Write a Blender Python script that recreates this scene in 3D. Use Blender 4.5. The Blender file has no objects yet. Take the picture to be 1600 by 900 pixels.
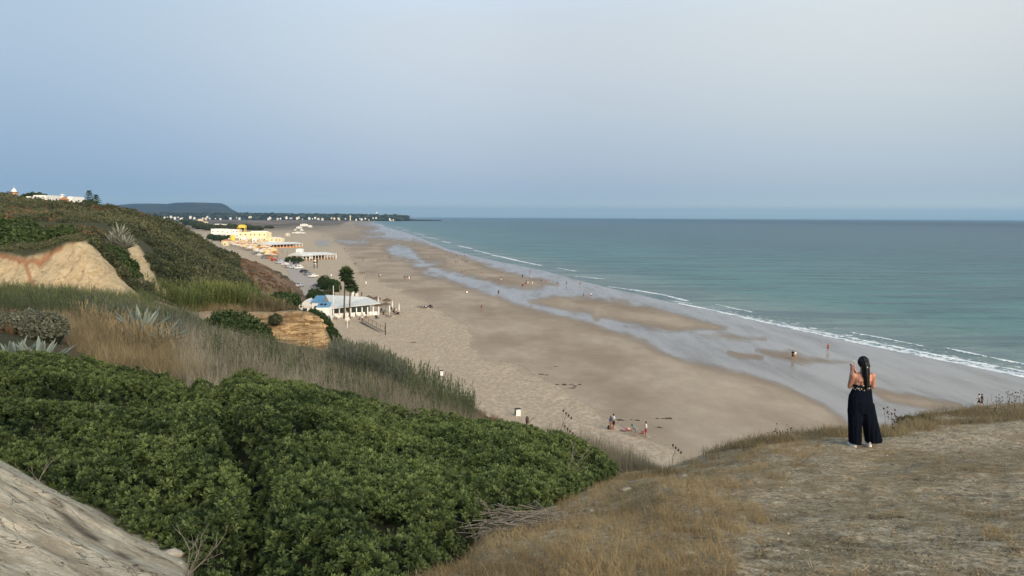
import bpy, bmesh, math, random
import numpy as np
from mathutils import Vector, Matrix
random.seed(7); RG = np.random.default_rng(11)
SC = bpy.context.scene; COL = SC.collection
R = math.radians

# ------------------------------------------------------------------ camera
F = 1209.0; CAMZ = 26.0
PITCH = math.atan(110.5 / F); ROLL = math.atan(0.0045)
fw = Vector((0, math.cos(PITCH), -math.sin(PITCH)))
up0 = Vector((0, math.sin(PITCH), math.cos(PITCH))); rt0 = Vector((1, 0, 0))
rt = (rt0 * math.cos(ROLL) + up0 * math.sin(ROLL)).normalized()
up = rt.cross(fw).normalized()
cam_d = bpy.data.cameras.new('camera'); cam = bpy.data.objects.new('camera', cam_d); COL.objects.link(cam)
cam.matrix_world = Matrix(((rt.x, up.x, -fw.x, 0), (rt.y, up.y, -fw.y, 0), (rt.z, up.z, -fw.z, CAMZ), (0, 0, 0, 1)))
cam_d.sensor_width = 36; cam_d.lens = 36 * F / 1600; cam_d.clip_end = 60000; cam_d.clip_start = 0.1
SC.camera = cam
FW, RT, UP = np.array(fw), np.array(rt), np.array(up)

def ray(px, py):
    "horizontal slope t = dX/dY and elevation slope e = dZ/dY seen in a photo direction"
    px = np.asarray(px, float); py = np.asarray(py, float)
    u = (px - 800) / F; v = -(py - 450) / F
    d = FW[None] + u.reshape(-1, 1) * RT[None] + v.reshape(-1, 1) * UP[None]
    return d[:, 0] / d[:, 1], d[:, 2] / d[:, 1]
def P(px, py, Y):
    t, e = ray([px], [py]); return Vector((float(t[0]) * Y, Y, CAMZ + float(e[0]) * Y))
def proj(X, Y, Z):
    X, Y, Z = np.asarray(X, float), np.asarray(Y, float), np.asarray(Z, float) - CAMZ
    w = FW[0] * X + FW[1] * Y + FW[2] * Z; w = np.where(w < 0.01, 0.01, w)
    return 800 + F * (RT[0] * X + RT[1] * Y + RT[2] * Z) / w, 450 - F * (UP[0] * X + UP[1] * Y + UP[2] * Z) / w

# ------------------------------------------------------------------ noise
def _h(ix, iy, seed):
    n = (ix * 374761393 + iy * 668265263 + seed * 974634777) & 0xFFFFFFFF
    n = ((n ^ (n >> 13)) * 1274126177) & 0xFFFFFFFF
    return ((n ^ (n >> 16)) & 0xFFFF) / 65535.0
def vnoise(x, y, seed=0):
    x = np.asarray(x, float); y = np.asarray(y, float)
    ix = np.floor(x).astype(np.int64); iy = np.floor(y).astype(np.int64)
    fx = x - ix; fy = y - iy; fx = fx * fx * (3 - 2 * fx); fy = fy * fy * (3 - 2 * fy)
    return ((_h(ix, iy, seed) * (1 - fx) + _h(ix + 1, iy, seed) * fx) * (1 - fy)
            + (_h(ix, iy + 1, seed) * (1 - fx) + _h(ix + 1, iy + 1, seed) * fx) * fy) * 2 - 1
def fbm(x, y, seed=0, o=4):
    s = 0; a = 1.0; tot = 0
    for i in range(o):
        s = s + a * vnoise(np.asarray(x) * 2 ** i + 17.3 * i, np.asarray(y) * 2 ** i - 9.1 * i, seed + i); tot += a; a *= .5
    return s / tot
def worley(x, y, seed=0):
    "distance to the nearest jittered cell point"
    x = np.asarray(x, float); y = np.asarray(y, float); ix = np.floor(x).astype(np.int64); iy = np.floor(y).astype(np.int64); d = np.full(x.shape, 9.)
    for i in (-1, 0, 1):
        for j in (-1, 0, 1):
            cx = ix + i + .12 + .76 * _h(ix + i, iy + j, seed); cy = iy + j + .12 + .76 * _h(ix + i, iy + j, seed + 7); d = np.minimum(d, (cx - x) ** 2 + (cy - y) ** 2)
    return np.sqrt(d)
def sstep(a, b, x):
    t = np.clip((x - a) / (b - a), 0, 1); return t * t * (3 - 2 * t)

def sdf_poly(px, py, poly):
    "signed distance to a polygon, negative inside"
    px = np.asarray(px, float); py = np.asarray(py, float)
    d = np.full(px.shape, 1e18); ins = np.zeros(px.shape, bool); n = len(poly)
    for i in range(n):
        (x0, y0), (x1, y1) = poly[i], poly[(i + 1) % n]
        ex, ey = x1 - x0, y1 - y0; L = ex * ex + ey * ey + 1e-9
        t = np.clip(((px - x0) * ex + (py - y0) * ey) / L, 0, 1)
        d = np.minimum(d, (px - x0 - t * ex) ** 2 + (py - y0 - t * ey) ** 2)
        c = ((y0 > py) != (y1 > py)) & (px < ex * (py - y0) / (ey if abs(ey) > 1e-9 else 1e-9) + x0)
        ins ^= c
    d = np.sqrt(d); return np.where(ins, -d, d)
def dist_line(px, py, pts):
    px = np.asarray(px, float); py = np.asarray(py, float); d = np.full(px.shape, 1e18)
    for (x0, y0), (x1, y1) in zip(pts[:-1], pts[1:]):
        ex, ey = x1 - x0, y1 - y0; L = ex * ex + ey * ey + 1e-9
        t = np.clip(((px - x0) * ex + (py - y0) * ey) / L, 0, 1)
        d = np.minimum(d, (px - x0 - t * ex) ** 2 + (py - y0 - t * ey) ** 2)
    return np.sqrt(d)

# ------------------------------------------------------------------ objects
def tag(o, label=None, cat=None, group=None, kind=None):
    if label: o['label'] = label
    if cat: o['category'] = cat
    if group: o['group'] = group
    if kind: o['kind'] = kind
    return o
def link(name, me, mat=None, parent=None):
    o = bpy.data.objects.new(name, me); COL.objects.link(o)
    if mat is not None and me is not None:
        me.materials.clear(); me.materials.append(mat)
    if parent: o.parent = parent
    return o
def empty(name, loc, rz=0):
    o = bpy.data.objects.new(name, None); COL.objects.link(o); o.location = loc; o.rotation_euler = (0, 0, rz)
    o.empty_display_size = .3; return o
def np_mesh(name, V, faces, mat, parent=None, attrs=None, smooth=False, origin=None):
    "faces: list of (n,k) index arrays"
    me = bpy.data.meshes.new(name); V = np.asarray(V, float)
    if origin is not None: V = V - np.array(origin)[None]
    me.vertices.add(len(V)); me.vertices.foreach_set('co', V.astype(np.float32).ravel())
    lv = np.concatenate([f.ravel() for f in faces]).astype(np.int32)
    lt = np.concatenate([np.full(len(f), f.shape[1], np.int32) for f in faces])
    ls = np.concatenate([[0], np.cumsum(lt)[:-1]]).astype(np.int32)
    me.loops.add(len(lv)); me.loops.foreach_set('vertex_index', lv)
    me.polygons.add(len(lt)); me.polygons.foreach_set('loop_start', ls); me.polygons.foreach_set('loop_total', lt)
    if smooth: me.polygons.foreach_set('use_smooth', np.ones(len(lt), bool))
    me.update(calc_edges=True)
    for k, a in (attrs or {}).items():
        at = me.attributes.new(k, 'FLOAT', 'POINT'); at.data.foreach_set('value', np.asarray(a, np.float32).ravel())
    o = link(name, me, mat, parent)
    if origin is not None: o.location = origin
    return o
def grid_faces(nr, nc):
    i = np.arange(nr - 1)[:, None] * nc + np.arange(nc - 1)[None]
    i = i.ravel(); return np.stack([i, i + 1, i + nc + 1, i + nc], 1)
def rot_z(a):
    c, s = np.cos(a), np.sin(a); M = np.zeros((len(a), 3, 3)); M[:, 0, 0] = c; M[:, 0, 1] = -s; M[:, 1, 0] = s; M[:, 1, 1] = c; M[:, 2, 2] = 1
    return M
def rot_tilt(nrm, az):
    "matrix whose z axis is nrm, spun by az"
    n = nrm / np.linalg.norm(nrm, axis=1, keepdims=True)
    a = np.where(np.abs(n[:, 2:3]) < .95, np.array([[0, 0, 1.]]), np.array([[1., 0, 0]]))
    x = np.cross(a, n); x /= np.linalg.norm(x, axis=1, keepdims=True); y = np.cross(n, x)
    M = np.stack([x, y, n], 2); return M @ rot_z(az)
def scatter(templates, pos, M, scale, tint, extra=None):
    "bakes copies of small leaf templates into arrays"
    Vs, Fs, Ts, off = [], {}, [], 0
    pick = RG.integers(0, len(templates), len(pos))
    for k, (tv, tf) in enumerate(templates):
        s = pick == k; n = int(s.sum())
        if not n: continue
        sc = scale[s]; sc = sc[:, None, None] if sc.ndim == 1 else sc[:, None, :]
        v = (tv[None] * sc) @ np.transpose(M[s], (0, 2, 1)) + pos[s][:, None, :]
        Vs.append(v.reshape(-1, 3)); Ts.append(np.repeat(tint[s], len(tv)))
        f = tf[None] + (np.arange(n) * len(tv))[:, None, None] + off
        Fs.setdefault(tf.shape[1], []).append(f.reshape(-1, tf.shape[1])); off += n * len(tv)
    return np.concatenate(Vs), [np.concatenate(x) for x in Fs.values()], np.concatenate(Ts)

# ------------------------------------------------------------------ materials
class NT:
    def __init__(s, name, rough=.8, spec=.3):
        s.m = bpy.data.materials.new(name); s.m.use_nodes = True; s.t = s.m.node_tree; s.n = s.t.nodes
        s.b = s.n['Principled BSDF']; s.b.inputs['Roughness'].default_value = rough; s.b.inputs['Specular IOR Level'].default_value = spec
    def node(s, ty, **kw):
        n = s.n.new(ty)
        for k, v in kw.items(): setattr(n, k, v)
        return n
    def L(s, a, b): s.t.links.new(a, b)
    def put(s, sock, v):
        if isinstance(v, bpy.types.NodeSocket): s.L(v, sock)
        else:
            if isinstance(v, tuple) and len(v) == 3 and sock.type == 'RGBA': v = (*v, 1)
            sock.default_value = v
    def attr(s, name): return s.node('ShaderNodeAttribute', attribute_name=name).outputs['Fac']
    def pos(s, sc=(1, 1, 1)):
        g = s.node('ShaderNodeNewGeometry'); m = s.node('ShaderNodeMapping'); m.inputs['Scale'].default_value = sc
        s.L(g.outputs['Position'], m.inputs['Vector']); return m.outputs[0]
    def obj(s, sc=(1, 1, 1)):
        g = s.node('ShaderNodeTexCoord'); m = s.node('ShaderNodeMapping'); m.inputs['Scale'].default_value = sc
        s.L(g.outputs['Object'], m.inputs['Vector']); return m.outputs[0]
    def noise(s, scale, vec=None, detail=4, rough=.55, dist=0):
        n = s.node('ShaderNodeTexNoise'); n.inputs['Scale'].default_value = scale; n.inputs['Detail'].default_value = detail
        n.inputs['Roughness'].default_value = rough; n.inputs['Distortion'].default_value = dist
        s.L(vec if vec is not None else s.pos(), n.inputs['Vector']); return n.outputs['Fac']
    def voro(s, scale, vec=None, feature='F1', out='Distance'):
        n = s.node('ShaderNodeTexVoronoi', feature=feature); n.inputs['Scale'].default_value = scale
        s.L(vec if vec is not None else s.pos(), n.inputs['Vector']); return n.outputs[out]
    def math(s, op, a, b=0.0, clamp=False):
        n = s.node('ShaderNodeMath', operation=op, use_clamp=clamp); s.put(n.inputs[0], a); s.put(n.inputs[1], b); return n.outputs[0]
    def ramp(s, fac, lo, hi, a=0.0, b=1.0):
        n = s.node('ShaderNodeMapRange', interpolation_type='SMOOTHSTEP'); s.put(n.inputs[0], fac)
        for i, v in zip((1, 2, 3, 4), (lo, hi, a, b)): n.inputs[i].default_value = v
        return n.outputs[0]
    def mix(s, fac, a, b, mode='MIX'):
        n = s.node('ShaderNodeMix', data_type='RGBA', blend_type=mode); s.put(n.inputs[0], fac); s.put(n.inputs[6], a); s.put(n.inputs[7], b)
        return n.outputs[2]
    def bump(s, h, strength=.5, dist=.05, nrm=None):
        n = s.node('ShaderNodeBump'); n.inputs['Strength'].default_value = strength; n.inputs['Distance'].default_value = dist
        s.L(h, n.inputs['Height'])
        if nrm is not None: s.L(nrm, n.inputs['Normal'])
        return n.outputs[0]
    def out(s, col=None, rough=None, nrm=None):
        if col is not None: s.put(s.b.inputs['Base Color'], col)
        if rough is not None: s.put(s.b.inputs['Roughness'], rough)
        if nrm is not None: s.L(nrm, s.b.inputs['Normal'])
        return s.m
def paint(name, c, rough=.6, var=.15, scale=6, metallic=0, spec=.3):
    t = NT(name, rough, spec); f = t.ramp(t.noise(scale, t.obj()), .3, .7)
    col = t.mix(f, tuple(x * (1 - var) for x in c), tuple(min(1, x * (1 + var * .5)) for x in c)); t.b.inputs['Metallic'].default_value = metallic
    return t.out(col)
def leafmat(name, dark, light, rough=.5, transl=.25, spec=.3):
    "tint attribute sets leaf colour: plant variety, paler tops, painted shading in the thicket"
    t = NT(name, rough, spec); f = t.attr('tint'); c = t.mix(f, dark, light)
    d = t.node('ShaderNodeBsdfTranslucent'); t.put(d.inputs['Color'], t.mix(.5, c, light))
    mx = t.node('ShaderNodeMixShader'); mx.inputs[0].default_value = transl
    t.put(t.b.inputs['Base Color'], c); t.L(t.b.outputs[0], mx.inputs[1]); t.L(d.outputs[0], mx.inputs[2])
    t.L(mx.outputs[0], t.n['Material Output'].inputs['Surface']); return t.m

# ------------------------------------------------------------------ small solid builder
class MB:
    def __init__(s): s.bm = bmesh.new()
    def box(s, c, size, rz=0, M=None, bevel=0):
        r = bmesh.ops.create_cube(s.bm, size=1)['verts']
        mt = Matrix.Translation(Vector(c)) @ Matrix.Rotation(rz, 4, 'Z') @ Matrix.Diagonal((*size, 1))
        bmesh.ops.transform(s.bm, matrix=(M @ mt) if M else mt, verts=r)
        if bevel: bmesh.ops.bevel(s.bm, geom=list({e for v in r for e in v.link_edges}), offset=bevel, segments=2, affect='EDGES', profile=.5)
        return s
    def cone(s, c, r0, r1, h, seg=10, M=None, rx=None):
        r = bmesh.ops.create_cone(s.bm, cap_ends=True, segments=seg, radius1=r0, radius2=max(r1, 1e-4), depth=h)['verts']
        mt = Matrix.Translation(Vector(c) + Vector((0, 0, h / 2 if rx is None else 0)))
        if rx is not None: mt = mt @ Matrix.Rotation(rx[1], 4, rx[0])
        bmesh.ops.transform(s.bm, matrix=(M @ mt) if M else mt, verts=r); return s
    def tube(s, pts, radii, seg=6):
        pts = [Vector(p) for p in pts]; rings = []
        if not hasattr(radii, '__len__'): radii = [radii] * len(pts)
        for i, p in enumerate(pts):
            d = (pts[min(i + 1, len(pts) - 1)] - pts[max(i - 1, 0)]).normalized()
            a = Vector((0, 0, 1)) if abs(d.z) < .9 else Vector((1, 0, 0)); x = d.cross(a).normalized(); y = d.cross(x)
            rings.append([s.bm.verts.new(p + (x * math.cos(k * 2 * math.pi / seg) + y * math.sin(k * 2 * math.pi / seg)) * radii[i]) for k in range(seg)])
        for a, b in zip(rings[:-1], rings[1:]):
            for k in range(seg): s.bm.faces.new((a[k], a[(k + 1) % seg], b[(k + 1) % seg], b[k]))
        s.bm.faces.new(rings[0]); s.bm.faces.new(rings[-1][::-1]); return s
    def loft(s, rings, close=True, caps=True):
        vs = [[s.bm.verts.new(p) for p in r] for r in rings]; n = len(vs[0])
        for a, b in zip(vs[:-1], vs[1:]):
            for k in range(n if close else n - 1): s.bm.faces.new((a[k], a[(k + 1) % n], b[(k + 1) % n], b[k]))
        if caps: s.bm.faces.new(vs[0][::-1]); s.bm.faces.new(vs[-1])
        return s
    def prism(s, poly, y0, y1, M=None):
        a = [s.bm.verts.new((x, y0, z)) for x, z in poly]; b = [s.bm.verts.new((x, y1, z)) for x, z in poly]; n = len(a)
        s.bm.faces.new(a); s.bm.faces.new(b[::-1])
        for k in range(n): s.bm.faces.new((a[k], b[k], b[(k + 1) % n], a[(k + 1) % n]))
        if M: bmesh.ops.transform(s.bm, matrix=M, verts=a + b)
        return s
    def poly(s, pts): s.bm.faces.new([s.bm.verts.new(p) for p in pts]); return s
    def ball(s, c, r, sub=2, sc=(1, 1, 1)):
        v = bmesh.ops.create_icosphere(s.bm, subdivisions=sub, radius=r)['verts']
        bmesh.ops.transform(s.bm, matrix=Matrix.Translation(Vector(c)) @ Matrix.Diagonal((*sc, 1)), verts=v); return s
    def mesh(s, name, smooth=False):
        bmesh.ops.recalc_face_normals(s.bm, faces=s.bm.faces); me = bpy.data.meshes.new(name); s.bm.to_mesh(me); s.bm.free()
        if smooth: me.polygons.foreach_set('use_smooth', np.ones(len(me.polygons), bool))
        return me
    def build(s, name, mat, parent=None, smooth=False): return link(name, s.mesh(name, smooth), mat, parent)
KIDS = {}
def copy_tree(o, parent=None):
    c = o.copy(); COL.objects.link(c)
    if parent: c.parent = parent
    for ch in list(o.children): copy_tree(ch, c)
    return c
# ------------------------------------------------------------------ shoreline and beach height
SHORE_PX = [(2600, 830), (1900, 668), (1600, 590), (1500, 569), (1390, 547), (1285, 525), (1197, 505), (1113, 486), (1061, 475), (961, 452), (900, 437), (844, 421.5),
            (780, 409), (740, 400), (700, 389), (670, 377), (640, 365), (612, 357), (593, 351), (583, 347.5), (588, 345), (610, 343), (640, 341.6), (661, 340.7)]
def sea_pt(px, py, z=0.0):
    t, e = ray([px], [py]); Y = (z - CAMZ) / float(e[0]); return (float(t[0]) * Y, Y)
SHORE = [sea_pt(*p) for p in SHORE_PX]
SHORE_POLY = [(400, -200)] + SHORE + [(-1200, 22000), (30000, 30000), (30000, -200)]   # the sea side
def shore_d(X, Y):
    "metres inland (positive) from the waterline"
    return sdf_poly(X, Y, SHORE_POLY)
def Bh(X, Y, d=None):
    d = shore_d(X, Y) if d is None else d
    z = np.where(d > 0, 2.4 * (1 - np.exp(-d / 110.0)), np.maximum(d * .03, -3))
    z = z + .06 * fbm(X / 14, Y / 30, 3, 3) * sstep(0, 30, d)
    far = sstep(500, 1400, Y); inl = sstep(60, 300, d)
    z = z + far * inl * (1.5 + 2.0 * fbm(X / 160, Y / 400, 5, 4))
    return z
def beach_pt(px, py):
    t, e = ray([px], [py]); t, e = float(t[0]), float(e[0]); z = 1.5
    for _ in range(6):
        Y = (z - CAMZ) / e; z = float(Bh(np.array([t * Y]), np.array([Y]))[0])
    return Vector((t * Y, Y, z))

# ------------------------------------------------------------------ bluff: chains of points (px, py, Y) or (px, 'z', z, Y)
CH = []
def chain(*pts):
    T, YY, Z = [], [], []
    for p in pts:
        if p[1] == 'z': t = (p[0] - 800) / F / 0.985; z = p[2]; Y = p[3]
        else: w = P(p[0], p[1], p[2]); t = w.x / w.y; z = w.z; Y = p[2]
        T.append(t); YY.append(Y); Z.append(z)
    o = np.argsort(T); CH.append((np.array(T)[o], np.array(YY)[o], np.array(Z)[o]))
chain((-900, 'z', 24.5, .5), (2500, 'z', 24.4, .5))
chain((-300, 860, 5), (0, 900, 5.2), (150, 900, 5.4), (300, 905, 5.7), (345, 'z', 21.9, 6), (600, 'z', 22.2, 6), (645, 900, 6), (900, 900, 5.8), (1200, 900, 5.7), (1600, 900, 5.6), (2200, 900, 5.5))
chain((-300, 640, 8), (0, 728, 7.5), (60, 768, 7.2), (130, 808, 7), (200, 853, 6.6), (300, 899, 6.3), (360, 'z', 21.2, 7.5), (620, 'z', 21.6, 7.5), (760, 835, 8), (870, 790, 9.4), (960, 765, 10.8), (1040, 765, 9.5), (1200, 770, 9.5), (1400, 775, 9.2), (1600, 770, 9.2), (2200, 760, 9))
chain((-300, 'z', 22.2, 13), (0, 'z', 21.8, 13), (300, 'z', 20.8, 13), (600, 'z', 20.2, 13), (800, 'z', 20.6, 13), (880, 'z', 21.0, 13), (960, 745, 13.2), (1040, 737, 13.8), (1100, 716, 14.2), (1200, 692, 14.3), (1320, 692, 14.1), (1360, 700, 13.7), (1500, 690, 14.5), (1600, 686, 14.8), (2200, 690, 15))
chain((-300, 'z', 22, 20), (0, 'z', 21.6, 20), (200, 'z', 21.2, 20), (400, 'z', 20.2, 20), (640, 'z', 19.2, 20), (800, 'z', 19.4, 18.5), (900, 'z', 20, 17), (960, 'z', 20.7, 15.5), (1040, 732, 15.2), (1100, 709, 15.6), (1200, 681, 16.3), (1300, 670, 16.6), (1390, 670, 16.8), (1408, 660, 18), (1440, 645, 20), (1500, 638, 21), (1600, 629, 22), (2200, 620, 22))
chain((-300, 520, 27), (0, 535, 27), (200, 588, 29), (290, 602, 30), (400, 'z', 18.2, 30), (600, 'z', 17, 30), (800, 'z', 15.5, 30), (900, 'z', 16, 25), (1040, 'z', 17, 19.5), (1200, 'z', 17.5, 20.5), (1400, 'z', 17.5, 22.0), (1450, 'z', 18.5, 25), (1600, 'z', 19, 27), (2200, 'z', 19, 28))
chain((-300, 480, 45), (0, 500, 45), (100, 510, 45), (200, 530, 45), (300, 545, 45), (400, 572, 45), (500, 592, 45), (600, 622, 45), (700, 'z', 13, 45), (800, 'z', 9.5, 45), (900, 'z', 7, 44), (1040, 'z', 6, 38), (1200, 'z', 6, 38), (1600, 'z', 6, 42), (2200, 'z', 6, 44))
chain((-300, 460, 62), (0, 472, 62), (100, 477, 62), (200, 487, 65), (300, 507, 65), (400, 527, 67), (500, 547, 69), (560, 567, 68), (650, 599, 66), (700, 620, 66), (750, 647, 66), (800, 668, 64), (850, 'z', 4, 60), (950, 'z', 1.5, 58), (1100, 'z', .5, 56), (1600, 'z', 0, 60), (2200, 'z', 0, 60))
chain((-300, 450, 76), (0, 452, 78), (100, 456, 79), (220, 466, 81), (300, 490, 83), (380, 537, 84.3), (450, 543, 84.3), (520, 548, 84), (560, 'z', 8.0, 85), (650, 'z', 4.6, 85), (700, 'z', 3.4, 84), (750, 'z', 2, 84), (800, 'z', .8, 84), (900, 'z', -2, 80), (2200, 'z', -3, 80))
chain((-300, 395, 84), (0, 393, 85), (40, 397, 85), (80, 386, 86), (130, 371, 87), (160, 398, 88), (190, 432, 89), (222, 462, 90), (280, 484, 89), (300, 489, 88), (380, 489.5, 87.5), (440, 488, 87.3), (480, 487, 87), (500, 497, 87), (515, 520, 86.5), (530, 'z', 9.0, 88), (560, 'z', 4, 94), (650, 'z', 1.2, 94), (700, 'z', .5, 94), (800, 'z', -1.5, 95), (2200, 'z', -4, 95))
chain((-300, 388, 92), (0, 388, 92), (130, 368, 94), (165, 390, 96), (222, 458, 99), (300, 487.5, 98), (400, 488, 98), (475, 'z', 12.5, 98), (510, 'z', 6, 98), (530, 'z', 3, 99), (600, 'z', .5, 104), (800, 'z', -3, 106), (2200, 'z', -5, 106))
chain((-300, 348, 120), (0, 352, 120), (130, 362, 122), (160, 372, 122), (195, 405, 121), (230, 444, 120), (280, 470, 122), (340, 'z', 11.5, 126), (400, 'z', 9.5, 128), (460, 'z', 3.2, 130), (500, 'z', 1.5, 130), (540, 'z', 0, 130), (800, 'z', -5, 130), (2200, 'z', -6, 130))
chain((-300, 350, 134), (0, 347, 134), (150, 352, 134), (195, 372, 131), (228, 396, 129), (245, 440, 130), (290, 460, 135), (340, 'z', 11.6, 140), (400, 'z', 9.3, 150), (460, 'z', 2.9, 150), (500, 'z', .5, 150), (800, 'z', -6, 150), (2200, 'z', -6, 150))
chain((-300, 330, 160), (0, 332, 160), (130, 343, 160), (200, 360, 165), (240, 385, 165), (280, 412, 165), (340, 436, 172), (400, 451, 180), (440, 459, 195), (462, 457, 225), (480, 'z', 1.5, 225), (560, 'z', -2, 225), (800, 'z', -6, 225), (2200, 'z', -6, 225))
chain((-300, 290, 205), (0, 306, 215), (40, 314, 220), (110, 323, 225), (150, 323, 230), (200, 328, 235), (240, 340, 238), (280, 358, 240), (320, 382, 242), (350, 399, 243), (380, 404, 243), (405, 411, 243), (430, 422, 244), (445, 438, 245), (463, 452, 246), (480, 'z', 1, 246), (560, 'z', -3, 246), (2200, 'z', -7, 246))
chain((-300, 'z', 34, 330), (0, 'z', 32, 330), (60, 'z', 31, 330), (110, 'z', 30, 330), (160, 'z', 26, 320), (200, 'z', 22, 315), (280, 'z', 12, 310), (340, 'z', 7, 305), (400, 'z', 3, 300), (450, 'z', 2, 300), (480, 'z', 0, 300), (2200, 'z', -8, 300))
chain((-300, 'z', 26, 520), (0, 'z', 22, 520), (150, 'z', 14, 520), (240, 'z', 5, 520), (320, 'z', 1, 520), (480, 'z', -3, 520), (2200, 'z', -8, 520))
chain((-300, 'z', -4, 1400), (2200, 'z', -8, 1400))
def H0(X, Y):
    X = np.asarray(X, float); Y = np.asarray(Y, float); t = np.clip(X / np.maximum(Y, .5), -1.6, 1.6)
    Yk = []; Zk = []
    for T, YY, Z in CH:
        y = 0; z = 0; w = 0
        for dt, ww in ((-.012, 1), (-.006, 2), (0, 3), (.006, 2), (.012, 1)):
            y = y + ww * np.interp(t + dt, T, YY); z = z + ww * np.interp(t + dt, T, Z); w += ww
        Yk.append(y / w); Zk.append(z / w)
    for k in range(1, len(Yk)): Yk[k] = np.maximum(Yk[k], Yk[k - 1] + .4)
    out = np.array(Zk[0], float) + 0 * X
    for k in range(len(Yk) - 1):
        f = np.clip((Y - Yk[k]) / (Yk[k + 1] - Yk[k]), 0, 1)
        f = .65 * f + .35 * f * f * (3 - 2 * f)
        out = np.where(Y >= Yk[k], Zk[k] + (Zk[k + 1] - Zk[k]) * f, out)
    return out
def Hh(X, Y):
    X = np.asarray(X, float); Y = np.asarray(Y, float)
    z = H0(X, Y); far = sstep(30, 120, Y)
    z = z + .05 * fbm(X / 1.1, Y / 1.1, 21, 4) * (1 - far) * sstep(2, 6, Y)
    z = z + far * .55 * fbm(X / 6, Y / 6, 22, 5)
    return z
def G(x, y):
    a = float(Hh(np.array([x]), np.array([y]))[0]); b = float(Bh(np.array([x]), np.array([y]))[0]); return max(a, b)

# region polygons (used once, to lay out where each kind of ground lies)
SLAB = [(-400, 530), (0, 700), (60, 738), (130, 782), (200, 830), (330, 880), (380, 1300), (-400, 1300)]
CLIFF_A = [(-60, 392), (0, 394), (40, 402), (80, 392), (128, 368), (170, 402), (228, 462), (250, 480), (200, 500), (-60, 480)]
CLIFF_B = [(198, 382), (212, 376), (226, 398), (238, 415), (244, 440), (262, 455), (285, 470), (225, 466), (212, 430)]
BROWN = [(372, 388), (360, 412), (372, 440), (392, 466), (500, 470), (470, 440), (440, 405)]
MIDC = [(392, 492), (482, 487), (500, 500), (524, 548), (500, 556), (380, 545), (400, 525), (388, 505)]

def build_hillside():
    yr = np.concatenate([np.linspace(-14, 4, 40), np.linspace(4.05, 9, 90), np.linspace(9.06, 26, 230), np.linspace(26.2, 76, 170), np.linspace(76.2, 104, 110), np.linspace(104.6, 170, 90), np.linspace(171, 330, 110), np.linspace(335, 1300, 40)])
    s = np.linspace(-.93, .93, 860); nr, nc = len(yr), len(s)
    Y = np.repeat(yr[:, None], nc, 1); X = s[None] * (Y + 15); X = X.ravel(); Y = Y.ravel()
    Z = Hh(X, Y); px, py = proj(X, Y, Z)
    front = Y > 3.5
    sl = np.where(front, sdf_poly(px, py, SLAB), 99) ; sl = np.where(Y > 9.5, 99, sl); sl = np.where((Y <= 3.5) & (X < -.8), -40, sl)
    rock = sstep(6, -6, sl)
    ca = np.where((Y > 74) & (Y < 92), sdf_poly(px, py, CLIFF_A), 99); cb = np.where((Y > 112) & (Y < 140), sdf_poly(px, py, CLIFF_B), 99)
    mc = np.where((Y > 78) & (Y < 92), sdf_poly(px, py, MIDC), 99)
    cliff = np.maximum(sstep(3, -3, ca), sstep(2, -2, cb)); mid = sstep(4, -3, mc)
    # relief on rock faces
    stain = sstep(8, -2, dist_line(px, py, [(83, 783), (108, 812), (135, 832), (165, 850), (200, 866)]) - 5 * fbm(X * 6, Y * 6, 77, 3)) * (Y < 9) * rock
    zt = Z / .55 + .5 * fbm(X / 3, Y / 3, 39, 3); fr = zt - np.floor(zt); Z = Z + mid * 1.25 * .55 * (sstep(.25, .75, fr) - fr)
    Z = Z - cliff * .30 * np.abs(fbm((X + .8 * Z) / 2.6, (Y + Z) / 7, 47, 4)); g = np.abs(fbm((X + .35 * Z) / 1.1 + .3 * fbm(X, Y, 5, 2), Y / 9, 45, 4)); Z = Z - cliff * .38 * (1 - sstep(0, .22, g))
    near = sstep(2, 5, Y) * sstep(30, 22, Y) * (1 - rock); Z = Z + near * (.022 * fbm(X * 4.5, Y * 4.5, 81, 3) + .02 * np.abs(fbm(X * 2, Y * 2, 82, 3)))
    Z = Z + cliff * (.35 * fbm(X / 1.6, Y / 5, 31, 4) - .15 * np.abs(fbm(X / .8 + Z, Y / 2, 33, 3)))
    Z = Z + mid * (.9 * fbm(X / 1.2, Y * .7, 35, 4) - .5 * np.abs(fbm(X / .9, Y / 3, 34, 3)))
    Z = Z + rock * (.018 * fbm((.89 * X - .46 * Y) * 2, (.46 * X + .89 * Y) * 11, 36, 3) + .05 * fbm((.89 * X - .46 * Y) / 1.4, (.46 * X + .89 * Y) / .3, 37, 4) - .045 * np.abs(fbm((.89 * X - .46 * Y) / 1.8, (.46 * X + .89 * Y) / .4, 38, 3)))
    gold = .6 * sstep(25, 30, Y) * sstep(66, 60, Y) * sstep(330, 270, px) * sstep(60, 120, px)
    brown = sstep(140, 155, Y) * sstep(4, -5, sdf_poly(px, py, BROWN) + 5 * fbm(X / 5, Y / 8, 51, 3)) * (Y < 300)
    head = (Y < 30) * (1 - rock) * sstep(600, 640, np.where(Y < 4, 900, px))
    path = (Y > 84) * (Y < 104) * sstep(200, 290, px) * (1 - mid)
    fl = 1.0
    red = sstep(7, 1, np.abs(dist_line(px, py, [(-40, 395), (0, 396), (40, 408), (60, 406), (95, 384)]) - 0)) * (Y > 76) * (Y < 92)
    red = np.maximum(red, sstep(5, 1, dist_line(px, py, [(38, 400), (44, 425), (55, 452)])) * (Y > 74) * (Y < 92))
    return np_mesh('hillside', np.stack([X, Y, Z], 1), [grid_faces(nr, nc)], ground_mat(), attrs=dict(rock=rock, cliff=cliff, mid=mid, gold=gold, brown=brown, head=head, path=path, red=red, stain=stain), smooth=True)

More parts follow.
